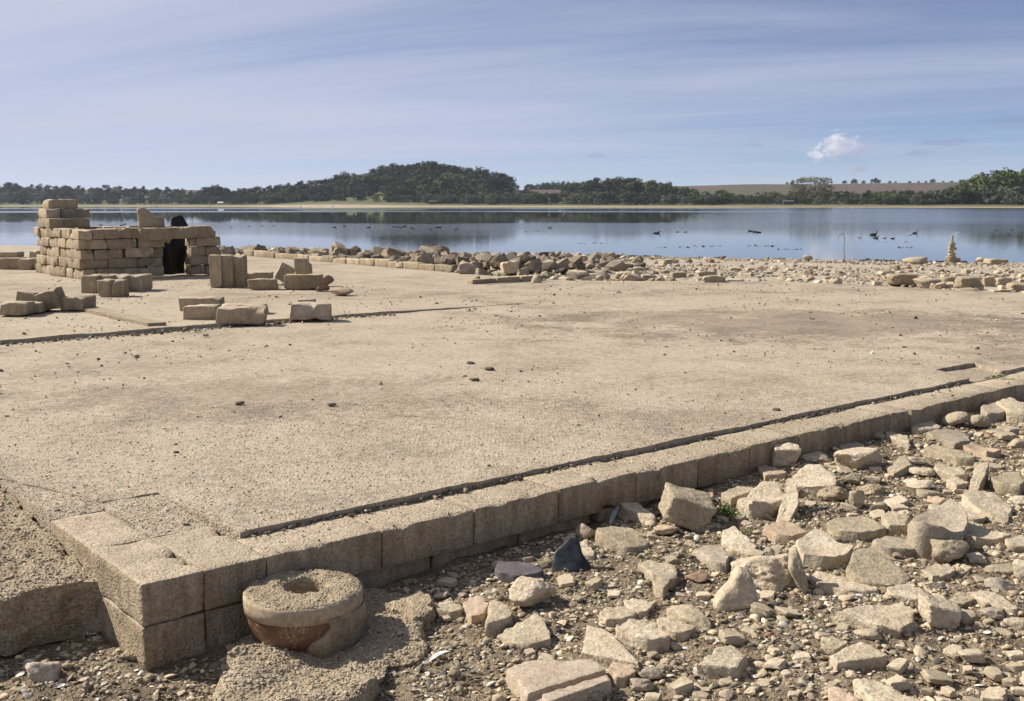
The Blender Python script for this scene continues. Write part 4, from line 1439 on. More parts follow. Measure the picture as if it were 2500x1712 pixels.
# pieces of tile and sheet lying on top: each could be lifted off
def poly_plate(name, pts, base, yaw, lean, thick, label, cat, mat, seed=3, curve=0.0):
    p = resample(np.array(pts, float), 36)
    c = p.mean(0)
    V = [np.array([[c[0], -thick / 2, c[1]]])]
    for s, k in [(.5, -.5), (.95, -.5), (1, -.2), (1, .2), (.95, .5), (.5, .5)]:
        pp = c + (p - c) * s
        V.append(np.c_[pp[:, 0], np.full(36, thick * k), pp[:, 1]])
    V.append(np.array([[c[0], thick / 2, c[1]]]))
    V = np.concatenate(V)
    V += (0.008 * fbm(V + seed, 9, 3, seed))[:, None]
    V[:, 1] += lean * V[:, 2] + curve * (V[:, 0] - c[0]) ** 2
    F = [[0, 1 + (i + 1) % 36, 1 + i] for i in range(36)]
    for k in range(5):
        F += [[1 + k * 36 + i, 1 + k * 36 + (i + 1) % 36, 37 + k * 36 + (i + 1) % 36, 37 + k * 36 + i] for i in range(36)]
    e = len(V) - 1
    F += [[e, e - 36 + i, e - 36 + (i + 1) % 36] for i in range(36)]
    me = mesh(name, V, F, M[mat])
    bm = bmesh.new(); bm.from_mesh(me); bmesh.ops.recalc_face_normals(bm, faces=bm.faces); bm.to_mesh(me); bm.free()
    return tag(obj(name, me, None, base, (0, 0, yaw)), label, cat)


def HP(a, b, z):
    p = hc + a * hu + b * hv
    return (p[0], p[1], HZ + z)


TZ = 4 * BH + .16
poly_plate('roof_tile', [(-.2, 0), (-.2, .30), (-.10, .33), (.06, .18), (.20, .16), (.22, 0)], HP(1.22, .30, TZ), .5, .25, .05, 'broken pale tile propped on the shelter above the lintel', 'tile', 'block', 4, .6)
poly_plate('black_sheet', [(-.17, -.05), (-.12, .21), (.04, .23), (.19, -.05)], HP(1.66, .22, TZ - .04), .4, .3, .03, 'black folded scrap of sheeting on top of the lintel', 'sheet', 'black_sheet', 5, 1.0)
# sheeting hung inside the doorway
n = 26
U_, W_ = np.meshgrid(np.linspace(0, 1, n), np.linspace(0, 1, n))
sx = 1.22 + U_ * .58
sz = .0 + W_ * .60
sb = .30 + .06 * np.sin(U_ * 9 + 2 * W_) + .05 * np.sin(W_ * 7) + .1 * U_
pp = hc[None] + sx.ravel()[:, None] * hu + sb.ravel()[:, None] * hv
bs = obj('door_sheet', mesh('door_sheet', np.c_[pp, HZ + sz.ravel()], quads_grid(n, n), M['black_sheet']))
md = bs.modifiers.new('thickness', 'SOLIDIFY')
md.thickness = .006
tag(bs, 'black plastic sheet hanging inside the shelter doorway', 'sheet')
n = 20
U_, W_ = np.meshgrid(np.linspace(0, 1, n), np.linspace(0, 1, n))
sx = 1.22 + U_ * (.34 - .24 * (1 - W_))
sz = .22 + W_ * .38
sb = .20 + .10 * U_
pp = hc[None] + sx.ravel()[:, None] * hu + sb.ravel()[:, None] * hv
bs = obj('board', mesh('board', np.c_[pp, HZ + sz.ravel()], quads_grid(n, n), M['cement_rim']))
md = bs.modifiers.new('thickness', 'SOLIDIFY')
md.thickness = .03
tag(bs, 'slanting pale board inside the top of the doorway', 'board')
# --PART3--
# ------------------------------------------------------------------ rubble bank beyond the pavement
rb = random.Random(5)
POOL = []
for k in range(22):
    V, F = lump(3, 900 + k, 7, 60, .07, .6 if k % 3 else .25)
    V = V - (V.max(0) + V.min(0)) / 2
    V = V / (V.max(0) - V.min(0))
    me = mesh('rubble_block', V, F, M['stone_far'])
    me.set_sharp_from_angle(angle=R(35))
    POOL.append(me)
POOLS = []
for k in range(22):
    V, F = lump(3, 950 + k, 7, 50, .10, .45 if k % 2 else .15)
    V = V - (V.max(0) + V.min(0)) / 2
    V = V / (V.max(0) - V.min(0))
    me = mesh('small_stone', V, F, M['stone_small'])
    me.set_sharp_from_angle(angle=R(34))
    POOLS.append(me)


def scatter(px, py, wpx, pool, name, label, cat, group, flat=(.45, .9), deep=(.6, 1.0), tip=.35, sink=.28, lift=0.0):
    q, z0 = on_ground(px, py, 0)
    s = math.hypot(q[0], q[1]) / FPX
    w = wpx * s
    hgt = w * rb.uniform(*flat)
    o = obj(name, rb.choice(pool), None, (q[0], q[1], z0 + hgt * (.5 - sink) + lift), (rb.uniform(-tip, tip), rb.uniform(-tip, tip), rb.uniform(0, 6.28)), (w, w * rb.uniform(*deep), hgt))
    return tag(o, label, cat, group)


import re
ORD = [''] + [w_ + ' ' for w_ in 'second third fourth fifth sixth seventh eighth ninth tenth eleventh twelfth thirteenth fourteenth fifteenth sixteenth seventeenth eighteenth nineteenth twentieth twenty-first twenty-second twenty-third twenty-fourth twenty-fifth'.split()]
REFS = []
for o_ in list(scene.objects):
    if o_.get('category') in ('stone', 'concrete block', 'tile', 'slab', 'glass', 'pipe') and o_.get('label') and not o_.get('group'):
        REFS.append((o_, re.split(r',| (?:with|in|on|by|beside|at|lying|standing|left|right|behind|below|under|above|between|near|against|tilted|cut|touching|tucked|leaning|propped|fallen|to|pointing|casting|alone|half|sloping|set|carrying|stacked|tipped|of four|of three|stuck|hollow|end|before|down|and|across) ', o_['label'])[0]))


def single_out(items, noun, refs, tail):
    """items: objects; name each by its look and by the nearest thing one can find"""
    tab = {}
    big = sorted(max(o.scale) for o in items)
    q1, q2 = big[len(big) // 3], big[2 * len(big) // 3]
    for o in items:
        x, y = o.location.x, o.location.y
        u0 = x / y
        ref, nm = min(refs, key=lambda r: (r[0].location.x - x) ** 2 + (r[0].location.y - y) ** 2)
        rx, ry = ref.location.x, ref.location.y
        if abs((u0 - rx / ry) * y) > abs(y - ry) * .45:
            side = 'to the left of' if u0 < rx / ry else 'to the right of'
        else:
            side = 'behind' if y > ry else 'in front of'
        m = max(o.scale)
        size = 'smaller' if m < q1 else ('larger' if m > q2 else 'middling')
        tab.setdefault((size, side, nm), []).append((math.hypot(x - rx, y - ry), o))
    for (size, side, nm), lst in tab.items():
        lst.sort(key=lambda t: t[0])
        for k, (d, o) in enumerate(lst):
            o['label'] = ('%s%s %s %s the %s%s' % (ORD[min(k, 24)] + ('nearest ' if k or len(lst) > 1 else ''), size, noun, side, nm, tail)).strip()


def band(x, xs, ys):
    return float(np.interp(x, xs, ys))


for i in range(190):
    x = rb.uniform(545, 1420) if i < 120 else rb.uniform(820, 1330)
    y0 = band(x, [545, 700, 900, 1100, 1250, 1420], [622, 624, 626, 630, 638, 655])
    y1 = band(x, [545, 700, 900, 1087, 1250, 1420], [628, 634, 650, 666, 690, 688])
    y = y0 + (y1 - y0) * rb.random() ** .9
    scatter(x, y, rb.uniform(13, 32) if rb.random() < .78 else rb.uniform(32, 50), POOL, 'rubble_block', 'angular grey-brown block in the rubble bank along the water', 'rubble', 'blocks of the rubble bank by the water', lift=rb.uniform(0, .12) * (y < y0 + .7 * (y1 - y0)), tip=.5, flat=(.35, .75))

BACK = [  # larger pieces along the far edge of the pavement
 (1160, 690, 30, 34, 'small square block alone at the end of the short kerb', 'block', .8),
 (1245, 655, 50, 36, 'pale two-faced block with weeds at its right foot', 'stone', .6),
 (1310, 690, 26, 34, 'upright rounded stone at the end of the short kerb', 'stone', 0),
 (1413, 672, 50, 24, 'pale angular stone left of the centre of the rubble edge', 'stone', .5),
 (1455, 676, 44, 18, 'low pale stone at the rubble edge beside a round pebble', 'stone', .3),
 (1523, 672, 40, 20, 'worn block with a rounded face at the rubble edge', 'stone', .5),
 (1585, 680, 36, 18, 'shaded square block lying on the pavement edge', 'stone_dark', .8),
 (1560, 658, 32, 14, 'flat-topped block with a dark cap stone', 'block', .7),
 (1655, 672, 40, 18, 'tilted block beside the curved tile stack', 'block', .7),
 (1725, 670, 50, 18, 'yellowish block behind the large notched block', 'block', .7),
 (1742, 688, 62, 32, 'large notched pale block on the pavement edge', 'block', .7),
 (1790, 690, 50, 16, 'low broken stone right of the notched block', 'stone', .4),
 (1978, 682, 24, 14, 'white rounded stone at the pavement edge', 'stone', 0),
 (2200, 686, 64, 34, 'pair-sized big pale block with a vertical crack', 'block', .8),
 (2264, 694, 58, 26, 'smooth low block right of the cracked block', 'block', .7),
 (2315, 690, 38, 28, 'rough rounded stone behind two blocks', 'stone', .2),
 (2365, 696, 58, 38, 'squared block turned corner-on near the right end', 'block', .8),
 (2413, 692, 28, 24, 'narrow pale block right of the corner-on block', 'block', .6),
 (2448, 690, 40, 22, 'sloping rough stone near the right picture edge', 'stone', .3),
 (2490, 704, 56, 26, 'pale block cut by the right picture edge', 'block', .6),
 (2360, 716, 46, 8, 'thin slab lying flat in front of the corner-on block', 'block', .6),
 (2440, 720, 50, 8, 'thin flat slab with grooved edge on the pavement margin', 'block', .6),
 (2235, 640, 58, 16, 'broad flat boulder on the shore left of the cairn', 'stone', 0),
 (2335, 636, 18, 12, 'brown stone leaning against the cairn', 'red', .3),
 (1972, 630, 24, 14, 'round pale stone on the shoreline', 'stone', 0),
 (2430, 642, 46, 14, 'long low stone on the right shore', 'stone', .3),
 (2395, 636, 26, 14, 'humped stone on the right shore', 'stone', 0),
 (1640, 640, 34, 8, 'low bar of stone near the waterline', 'stone', .4),
]
for x, y, w, hh, label, mat, bx in BACK:
    add_lump('shore_stone', x, y, w, hh, label, 'stone', mat, boxy=bx, sub=3, depth=.7, sink=.06)

for i in range(105):                          # individual stones of the right-hand stone field
    x = rb.uniform(1330, 2520)
    y = 646 + (band(x, [1330, 1700, 2100, 2500], [690, 692, 700, 722]) - 646) * rb.random() ** .55
    scatter(x, y, rb.uniform(12, 30), POOLS, 'shore_stone', 'pale small stone scattered between the pavement and the shore', 'stone', 'small stones of the far stone field', flat=(.35, .75), tip=.25)

# foreground stones too alike to tell apart, filling the rubble between the larger ones
placed = list(FOOT)
cnt = 0
tries = 0
while cnt < 175 and tries < 12000:
    tries += 1
    x, y = rb.uniform(900, 2560), rb.uniform(960, 1740)
    q, z0 = on_ground(x, y, 0)
    a_, b_ = AB(q[0], q[1])
    if b_ > -.06 or (a_ < .9):
        continue
    dens = .95 if (x > 1700 and y < 1420) else (.5 if x > 1300 else .3)
    if rb.random() > dens:
        continue
    s = math.hypot(q[0], q[1]) / FPX
    w = (rb.uniform(20, 46) if rb.random() < .75 else rb.uniform(40, 68)) * s
    if any((q[0] - c[0]) ** 2 + (q[1] - c[1]) ** 2 < (.72 * c[2] + .5 * w) ** 2 for c in placed):
        continue
    placed.append((q[0], q[1], w * .5))
    hgt = w * rb.uniform(.25, .55)
    o = obj('small_stone', rb.choice(POOLS), None, (q[0], q[1], z0 + hgt * .28), (rb.uniform(-.25, .25), rb.uniform(-.25, .25), rb.uniform(0, 6.28)), (w, w * rb.uniform(.6, 1), hgt))
    tag(o, 'small worn stone filling a gap in the foreground rubble below the kerb', 'stone', 'small stones of the foreground rubble')
    cnt += 1


REFB = [(o_, l_) for o_, l_ in REFS]
for o_ in list(scene.objects):
    if o_.name.startswith('shore_stone') and not o_.get('group'):
        REFB.append((o_, re.split(r',| (?:with|in|on|by|beside|at|lying|left|right|behind|near|cut|leaning|alone|turned) ', o_['label'])[0]))
REFB = [r for r in REFB if r[0].location.y > 12]
def group_of(name): return [o for o in scene.objects if o.get('group') == name]
single_out(group_of('small stones of the foreground rubble'), 'gap-filling stone', [r for r in REFS if r[0].location.y < 10], '')
single_out(group_of('small stones of the far stone field'), 'far stone', REFB, '')

# blocks of the bank are told apart by what they lie beyond and by their size there
zones = [(545, 'by the three tall blocks'), (640, 'beyond the stacked blocks'), (760, 'beyond the reddish lump'), (860, 'where the bank grows taller'), (950, 'left of the green tuft'), (1030, 'right of the green tuft'),
         (1110, 'above the pale edging end'), (1180, 'above the short kerb'), (1260, 'right of the two-faced block'), (1340, 'at the thin right end')]
tab = {}
for o in group_of('blocks of the rubble bank by the water'):
    zx = 1250 + FPX * o.location.x / o.location.y
    zn = [z_ for z_ in zones if z_[0] <= zx + 1][-1][1]
    m = max(o.scale)
    size = 'small' if m < .24 else ('large' if m > .40 else 'medium')
    d_ = math.hypot(o.location.x, o.location.y)
    tab.setdefault((size, zn), []).append((zx, o))
for (size, zn), lst in tab.items():
    lst.sort(key=lambda t: t[0])
    for k, (zx, o) in enumerate(lst):
        o['label'] = ('%s%s angular block of the rubble bank %s' % ((ORD[min(k, 24)] + 'from left, ') if k else ('leftmost ' if len(lst) > 1 else ''), size, zn))

# ------------------------------------------------------------------ gravel, shells, crumbs: uncountable
def stuff(name, pos, size, tone, label, sub=1, mat='pebble', flat=(.4, .8), seed=1, variants=8, cup=False):
    """many little pieces joined in one mesh"""
    r_ = np.random.RandomState(seed)
    n = len(pos)
    if cup:
        k = 9
        th = np.linspace(0, 2 * math.pi, k, endpoint=False)
        base = np.concatenate([[[0, 0, .32]], np.c_[.55 * np.cos(th), .55 * np.sin(th), np.full(k, .24)], np.c_[np.cos(th), np.sin(th), np.zeros(k)]])
        bf = np.array([[0, 1 + i, 1 + (i + 1) % k] for i in range(k)] + sum([[[1 + i, 1 + k + i, 1 + k + (i + 1) % k], [1 + i, 1 + k + (i + 1) % k, 1 + (i + 1) % k]] for i in range(k)], []))
        bases = [base * np.array([.5, .30 + .05 * j, .5]) for j in range(3)]
    else:
        bases = []
        for j in range(variants):
            V, bf = lump(sub, seed * 31 + j, 8, 14, .16)
            bases.append(V - (V.max(0) + V.min(0)) / 2)
            bases[-1] = bases[-1] / (V.max(0) - V.min(0))
    nv, nf = len(bases[0]), len(bf)
    B = np.array(bases)[r_.randint(len(bases), size=n)]
    sc = np.stack([size, size * r_.uniform(.6, 1, n), size * r_.uniform(flat[0], flat[1], n)], 1)
    B = B * sc[:, None, :]
    al, be, ga = r_.uniform(0, 6.28, n), r_.normal(0, .30, n), r_.normal(0, .30, n)
    if cup:
        be = be + np.where(r_.rand(n) < .35, math.pi, 0)
    def rot(B, ang, i, j):
        c, s = np.cos(ang)[:, None], np.sin(ang)[:, None]
        x, y = B[:, :, i].copy(), B[:, :, j].copy()
        B[:, :, i] = c * x - s * y
        B[:, :, j] = s * x + c * y
    rot(B, be, 1, 2)
    rot(B, ga, 0, 2)
    rot(B, al, 0, 1)
    V = (B + pos[:, None, :]).reshape(-1, 3)
    Fc = (bf[None] + (np.arange(n) * nv)[:, None, None]).reshape(-1, 3)
    me = mesh(name, V, Fc, M[mat], False)
    at_ = me.attributes.new('tone', 'FLOAT_COLOR', 'POINT')
    cc = np.ones((n, nv, 4), np.float32)
    cc[:, :, :3] = tone[:, None, :]
    at_.data.foreach_set('color', cc.ravel())
    o = obj(name, me)
    return tag(o, label, kind='stuff')


def tones(n, seed, base, var=.25, pale=.06, dark=.08, red=.02):
    r_ = np.random.RandomState(seed)
    c = np.array(base)[None] * np.exp(r_.normal(0, var, n))[:, None]
    c = c * (1 + r_.normal(0, .022, (n, 3)))
    k = r_.rand(n)
    c[k < pale] = np.array([.60, .55, .46])
    c[(k > pale) & (k < pale + dark)] = np.array([.11, .095, .075])
    c[(k > .5) & (k < .5 + red)] = np.array([.30, .16, .10])
    return np.clip(c, .02, .8)


def sample_front(n, seed, pxr=(-60, 2560), pyr=(930, 1760), near=None):
    """points on the lower ground in front of the kerb, even over the ground"""
    r_ = np.random.RandomState(seed)
    out = []
    while sum(len(o) for o in out) < n:
        x = r_.uniform(-3.4, 6.5, n * 2)
        y = r_.uniform(2.0, 9.0, n * 2)
        a, b = AB(x, y)
        ok = ((b < -.02) | ((a < -.02) & (b < .42))) & (np.abs(x / y) < .85)
        ok &= (np.abs(x / y) < .56) | (r_.rand(n * 2) < .35)
        # thinner with distance
        ok &= r_.rand(n * 2) < np.clip(3.6 / np.hypot(x, y), 0, 1) ** 1.6
        out.append(np.c_[x[ok], y[ok]])
    p = np.concatenate(out)[:n]
    z = g_raw(p[:, 0], p[:, 1]) + 0.018 * fbm(np.c_[p, np.zeros(len(p))], 2.2, 3, 3) + .010 * fbm(np.c_[p, np.zeros(len(p))], 14, 3, 5)
    return np.c_[p, z]


rg = np.random.RandomState(77)
n = 50000
p = sample_front(n, 1)
sz = np.clip(np.exp(rg.normal(math.log(.0085), .45, n)), .004, .03) * np.clip(np.hypot(p[:, 0], p[:, 1]) / 4.5, .8, 1.7)
p[:, 2] += sz * .10
stuff('gravel', p, sz, tones(n, 2, (.31, .245, .16), .34, .05, .08, .006), 'fine tan gravel covering the ground below the kerb', 1, flat=(.28, .7))
n = 10500
p = sample_front(n, 3)
sz = np.clip(np.exp(rg.normal(math.log(.019), .40, n)), .01, .055)
p[:, 2] += sz * .12
stuff('gravel', p, sz, tones(n, 4, (.36, .287, .19), .30, .03, .08, .01), 'coarser pebbles and clods lying on the gravel', 2, seed=5, flat=(.28, .65))
n = 3800
p = sample_front(n, 6)
sz = np.clip(np.exp(rg.normal(math.log(.020), .28, n)), .010, .038)
p[:, 2] += .004
ct = tones(n, 8, (.42, .37, .29), .22, .22, .05, 0)
stuff('shells', p, sz, ct, 'pale mussel shells strewn over the gravel', cup=True, mat='shell', seed=9)
n = 2600
p = sample_front(n, 16)
sz = np.clip(np.exp(rg.normal(math.log(.028), .4, n)), .01, .07)
p[:, 2] += .005
V = []
for k in range(n):
    pass
tw = tones(n, 18, (.16, .12, .08), .3, 0, .2, 0)
# dry stalks: thin three-sided sticks
al = rg.uniform(0, 6.28, n)
dirs = np.c_[np.cos(al), np.sin(al), rg.normal(0, .18, n)]
side = np.c_[-np.sin(al), np.cos(al), np.zeros(n)]
wd = rg.uniform(.0012, .0028, n)
e0 = p - dirs * sz[:, None] * .5
e1 = p + dirs * sz[:, None] * .5
upv = np.array([0, 0, 1.0])
Vt = np.stack([e0 + side * wd[:, None], e0 - side * wd[:, None], e0 + upv * wd[:, None] * 2, e1 + side * wd[:, None], e1 - side * wd[:, None], e1 + upv * wd[:, None] * 2], 1)
Ft = np.array([[0, 3, 5], [0, 5, 2], [1, 2, 5], [1, 5, 4], [0, 1, 4], [0, 4, 3]])
Fc = (Ft[None] + (np.arange(n) * 6)[:, None, None]).reshape(-1, 3)
me = mesh('debris', Vt.reshape(-1, 3), Fc, M['pebble'], False)
q = me.attributes.new('tone', 'FLOAT_COLOR', 'POINT')
cc = np.ones((n, 6, 4), np.float32)
cc[:, :, :3] = tw[:, None, :]
q.data.foreach_set('color', cc.ravel())
tag(obj('debris', me), 'dry dark stalks and plant scraps in the gravel', kind='stuff')

# crumbs on the pavement, on the kerb top and along the foot of the screed edge
def slab_z(x, y):
    a, b = AB(x, y)
    z = np.full(len(x), SCR)
    z = np.where((b < .255) | (a < .45) & (b < 1.0), .003, z)
    z = np.where(b > 6.45, np.interp(a, [2, 4, 5.6, 7.2], [.058, .058, .044, .026]), z)
    return z


n = 9000
x = rg.uniform(-7, 9, n * 4)
y = 3.2 * np.exp(rg.rand(n * 4) * math.log(19 / 3.2))
a, b = AB(x, y)
k = (a > .02) & (b > .02) & (np.abs(x / y) < .56) & (a < 12.3) & ~((a > 5.7) & (a < 6.7) & (b > .2) & (b < .7)) & ~((a < .5) & (b > .85) & (b < 1.75)) & ~((a > 7.3) & (b > 6.4) & (b > 6.4 + (a - 7.3) * 1.2))
cl = fbm(np.c_[x, y, x * 0], 1.3, 3, 41)
k &= (rg.rand(n * 4) < np.clip(.35 + .5 * cl, .08, 1))
x, y = x[k][:n], y[k][:n]
n = len(x)
sz = np.clip(np.exp(rg.normal(math.log(.0052), .5, n)), .0025, .028) * np.clip(np.hypot(x, y) / 5, .8, 2.2)
ps = np.c_[x, y, slab_z(x, y) + sz * .15]
stuff('debris', ps, sz, tones(n, 21, (.27, .215, .145), .35, .05, .25, .02), 'crumbs of dried mud and grit on the pavement', 1, seed=13)
n = 1500
aa_ = rg.uniform(.46, 7.5, n)
bb_ = .262 - np.abs(rg.normal(0, .022, n))
w2 = C0[None] + aa_[:, None] * UA + bb_[:, None] * VB
keep = fbm(np.c_[w2, np.zeros(n)], 2.5, 2, 47) > -.15
w2 = w2[keep]
n = len(w2)
sz = np.clip(np.exp(rg.normal(math.log(.009), .45, n)), .004, .026)
stuff('debris', np.c_[w2, .002 + sz * .2], sz, tones(n, 23, (.20, .155, .105), .35, .06, .3, .02), 'grit and plant scraps caught along the foot of the screed edge', 1, seed=15)
aa_ = rg.uniform(-2, 5.2, 900)
w2 = C0[None] + aa_[:, None] * UA + (6.40 - np.abs(rg.normal(0, .07, 900)))[:, None] * VB
sz = np.clip(np.exp(rg.normal(math.log(.018), .5, 900)), .008, .06)
stuff('debris', np.c_[w2, SCR + sz * .2], sz, tones(900, 25, (.20, .155, .105), .35, .08, .35, .03), 'dark crumbs along the step in the pavement', 1, seed=17)

# loose grains lying on the nearest concrete
def grains(o, n, size, tone, label, seed, maxr=6.5, up=.6):
    me = o.data
    me.calc_loop_triangles()
    tri = np.array([t.vertices[:] for t in me.loop_triangles])
    co = np.zeros(len(me.vertices) * 3)
    me.vertices.foreach_get('co', co)
    bpy.context.view_layer.update()
    mw = np.array(o.matrix_world)
    co = co.reshape(-1, 3) @ mw[:3, :3].T + mw[:3, 3]
    A_, B_, C_ = co[tri[:, 0]], co[tri[:, 1]], co[tri[:, 2]]
    N_ = np.cross(B_ - A_, C_ - A_)
    ar = np.linalg.norm(N_, axis=1)
    ctr = (A_ + B_ + C_) / 3
    rr_ = np.hypot(ctr[:, 0], ctr[:, 1])
    w = ar * (np.abs(N_[:, 2]) > up * ar) * (ctr[:, 2] > -.25) * (rr_ < maxr) * (np.abs(ctr[:, 0] / np.maximum(ctr[:, 1], .1)) < .56) / np.maximum(rr_, 1) ** 1.5
    if w.sum() <= 0:
        return np.zeros((0, 3)), np.zeros(0)
    r_ = np.random.RandomState(seed)
    k = r_.choice(len(tri), n, p=w / w.sum())
    u1, u2 = r_.rand(n), r_.rand(n)
    f = u1 + u2 > 1
    u1[f], u2[f] = 1 - u1[f], 1 - u2[f]
    P = A_[k] + (B_ - A_)[k] * u1[:, None] + (C_ - A_)[k] * u2[:, None]
    sz = np.clip(np.exp(r_.normal(math.log(size), .42, n)), size * .4, size * 3.2)
    P[:, 2] += sz * .08
    return P, sz


GP = []
for o_, n_, s_ in [(pav, 11000, .0048), (strip, 1500, .0050), (apron, 2600, .0075), (bpy.data.objects['mortar_flake'], 4500, .007)]:
    GP.append(grains(o_, n_, s_, None, None, 61 + len(GP)))
for c_ in [c for c in pav.children if c.location.y < 7][:14]:
    GP.append(grains(c_, 500, .0045, None, None, 61 + len(GP)))
GP.append(grains([c for c in pipe.children if c.name.startswith('silt')][0], 900, .0045, None, None, 99))
P_ = np.concatenate([q_[0] for q_ in GP])
S_ = np.concatenate([q_[1] for q_ in GP])
stuff('debris', P_, S_, tones(len(P_), 71, (.37, .30, .212), .16, .012, .008, .002), 'loose sandy grains crusting the nearest concrete', 1, seed=21, flat=(.45, .8))

# rubble field and shingle between pavement and water
def sample_back(n, seed, t0, t1, k0, k1, power=1.0):
    r_ = np.random.RandomState(seed)
    t = r_.uniform(t0, t1, n)
    sh = np.interp(t, SHORE_T, SHORE_R)
    r = sh * (k0 + (k1 - k0) * r_.rand(n) ** power)
    y = r / np.sqrt(1 + t * t)
    x = t * y
    a, b = AB(x, y)
    inpave = ((a < 10.3) & (b > 6.3)) | ((a < 12.3) & (b < 7.2))
    ok = ~inpave
    x, y = x[ok], y[ok]
    return np.c_[x, y, g_raw(x, y)]


p = sample_back(21000, 31, -.1, .6, .33, 1.0, 1.2)
_k = np.hypot(p[:, 0], p[:, 1]) / np.interp(p[:, 0] / p[:, 1], SHORE_T, SHORE_R)
_d = .55 + .5 * fbm(np.c_[p[:, 0] * .5, p[:, 1], p[:, 2] * 0], .5, 3, 91) - .55 * np.exp(-((_k - .62) / .07) ** 2)
p = p[np.random.RandomState(3).rand(len(p)) < np.clip(_d, .06, 1)]
n = len(p)
sz = np.clip(np.exp(rg.normal(math.log(.058), .45, n)), .025, .2)
p[:, 2] += sz * .1
stuff('rubble', p, sz, tones(n, 33, (.33, .272, .198), .24, .02, .08, .02), 'pale stony shingle between the pavement and the water', 1, seed=19, flat=(.35, .75))
p = sample_back(900, 35, -.3, .12, .38, .72)
n = len(p)
sz = np.clip(np.exp(rg.normal(math.log(.16), .45, n)), .06, .40)
p[:, 2] += sz * .2
stuff('rubble', p, sz, tones(n, 37, (.30, .245, .175), .22, .04, .12, .04), 'small broken pieces packed between the blocks of the bank', 1, seed=23, flat=(.4, .8))
# dark weed washed up along the waterline, and floating just off it
t = rg.uniform(-.12, .5, 1500)
sh = np.interp(t, SHORE_T, SHORE_R)
keep = fbm(np.c_[t * 40, t * 0, t * 0], 1, 3, 51) > .05
t, sh = t[keep], sh[keep]
r = sh * rg.uniform(.975, 1.0, len(t))
y = r / np.sqrt(1 + t * t)
x = t * y
sz = np.clip(np.exp(rg.normal(math.log(.12), .4, len(t))), .05, .3)
stuff('waterweed', np.c_[x, y, np.maximum(g_raw(x, y), WATER_Z) + .01], sz, tones(len(t), 53, (.045, .042, .03), .3, 0, 0, 0), 'dark stranded waterweed along the shoreline', 1, seed=27, flat=(.3, .6))
xs, ys = [], []
for (x0, x1, y0) in [(1400, 1500, 594), (1610, 1700, 604), (1690, 1760, 601), (1820, 1900, 601), (1900, 1960, 609), (2100, 2230, 591), (1280, 1330, 565), (2190, 2230, 604)]:
    for k in range(22):
        w = at(x0 + (x1 - x0) * rg.rand(), y0 + rg.normal(0, .8), WATER_Z)
        xs.append(w[0]); ys.append(w[1])
sz = np.clip(np.exp(rg.normal(math.log(.07), .5, len(xs))), .03, .2)
stuff('waterweed', np.c_[xs, ys, np.full(len(xs), WATER_Z + .004)], sz, tones(len(xs), 55, (.05, .05, .045), .3, 0, 0, 0), 'thin mats of dark weed floating off the shore', 1, seed=29, flat=(.04, .08))


# ------------------------------------------------------------------ cairn, cane, weeds, feathers
q, z0 = on_ground(2322, 641, 0)
cs = math.hypot(q[0], q[1]) / FPX
cairn = obj('cairn', None, loc=(q[0], q[1], z0))
tag(cairn, 'little tower of balanced stones on the right shore', 'cairn')
zc = -.02
for k, (wp, hp, dx_) in enumerate([(23, 17, 0), (17, 6, 1), (13, 6, -2), (18, 7, 1), (14, 5, -1), (15, 4, 1), (9, 5, 0), (5, 12, 0)]):
    V, F = lump(3, 1200 + k, 9, 18, .12, .3)
    V = V - (V.max(0) + V.min(0)) / 2
    V = V / (V.max(0) - V.min(0)) * np.array([wp * cs, wp * cs * .8, hp * cs * 1.08])
    obj('stone', mesh('stone', V, F, M['block' if k < 2 else 'stone_dark']), cairn, (dx_ * cs, 0, zc + hp * cs * .5), (0, rb.uniform(-.08, .08), rb.uniform(-.3, .3)))
    zc += hp * cs


def tube(points, radii, nseg=10):
    pts = np.array(points, float)
    rad = np.array(radii, float)
    T = np.gradient(pts, axis=0)
    T /= np.linalg.norm(T, axis=1, keepdims=True)
    up = np.array([0.0, 1.0, 0.0])
    V = []
    for p_, t_, r_ in zip(pts, T, rad):
        s_ = np.cross(t_, up)
        s_ /= max(np.linalg.norm(s_), 1e-6)
        n_ = np.cross(s_, t_)
        th = np.linspace(0, 2 * math.pi, nseg, endpoint=False)
        rx, ry = (r_ if np.ndim(r_) else (r_, r_))
        V.append(p_ + np.outer(np.cos(th), s_) * rx + np.outer(np.sin(th), n_) * ry)
    m = len(pts)
    V = np.concatenate(V)
    F = []
    for k in range(m - 1):
        for i in range(nseg):
            j = (i + 1) % nseg
            F.append([k * nseg + i, k * nseg + j, (k + 1) * nseg + j, (k + 1) * nseg + i])
    F.append(list(range(nseg))[::-1])
    F.append([(m - 1) * nseg + i for i in range(nseg)])
    return V, F


q, z0 = on_ground(2062, 632, 0)
cs = math.hypot(q[0], q[1]) / FPX
cp = [(0, -2), (-1, 10), (-3, 24), (-2, 38), (-2, 50), (-5, 57), (-9, 59), (-14, 55), (-17, 47), (-18, 41)]
cp2 = []
for k in range(len(cp) - 1):
    for f in (0, .5):
        cp2.append((cp[k][0] * (1 - f) + cp[k + 1][0] * f, cp[k][1] * (1 - f) + cp[k + 1][1] * f))
V, F = tube([(c[0] * cs, 0, c[1] * cs) for c in cp2], [.016 - .0004 * i for i in range(len(cp2))], 8)
tag(obj('bent_cane', mesh('bent_cane', V, F, M['cane']), None, (q[0], q[1], z0)), 'thin dry cane stuck in the shore, bent over at the top', 'cane')


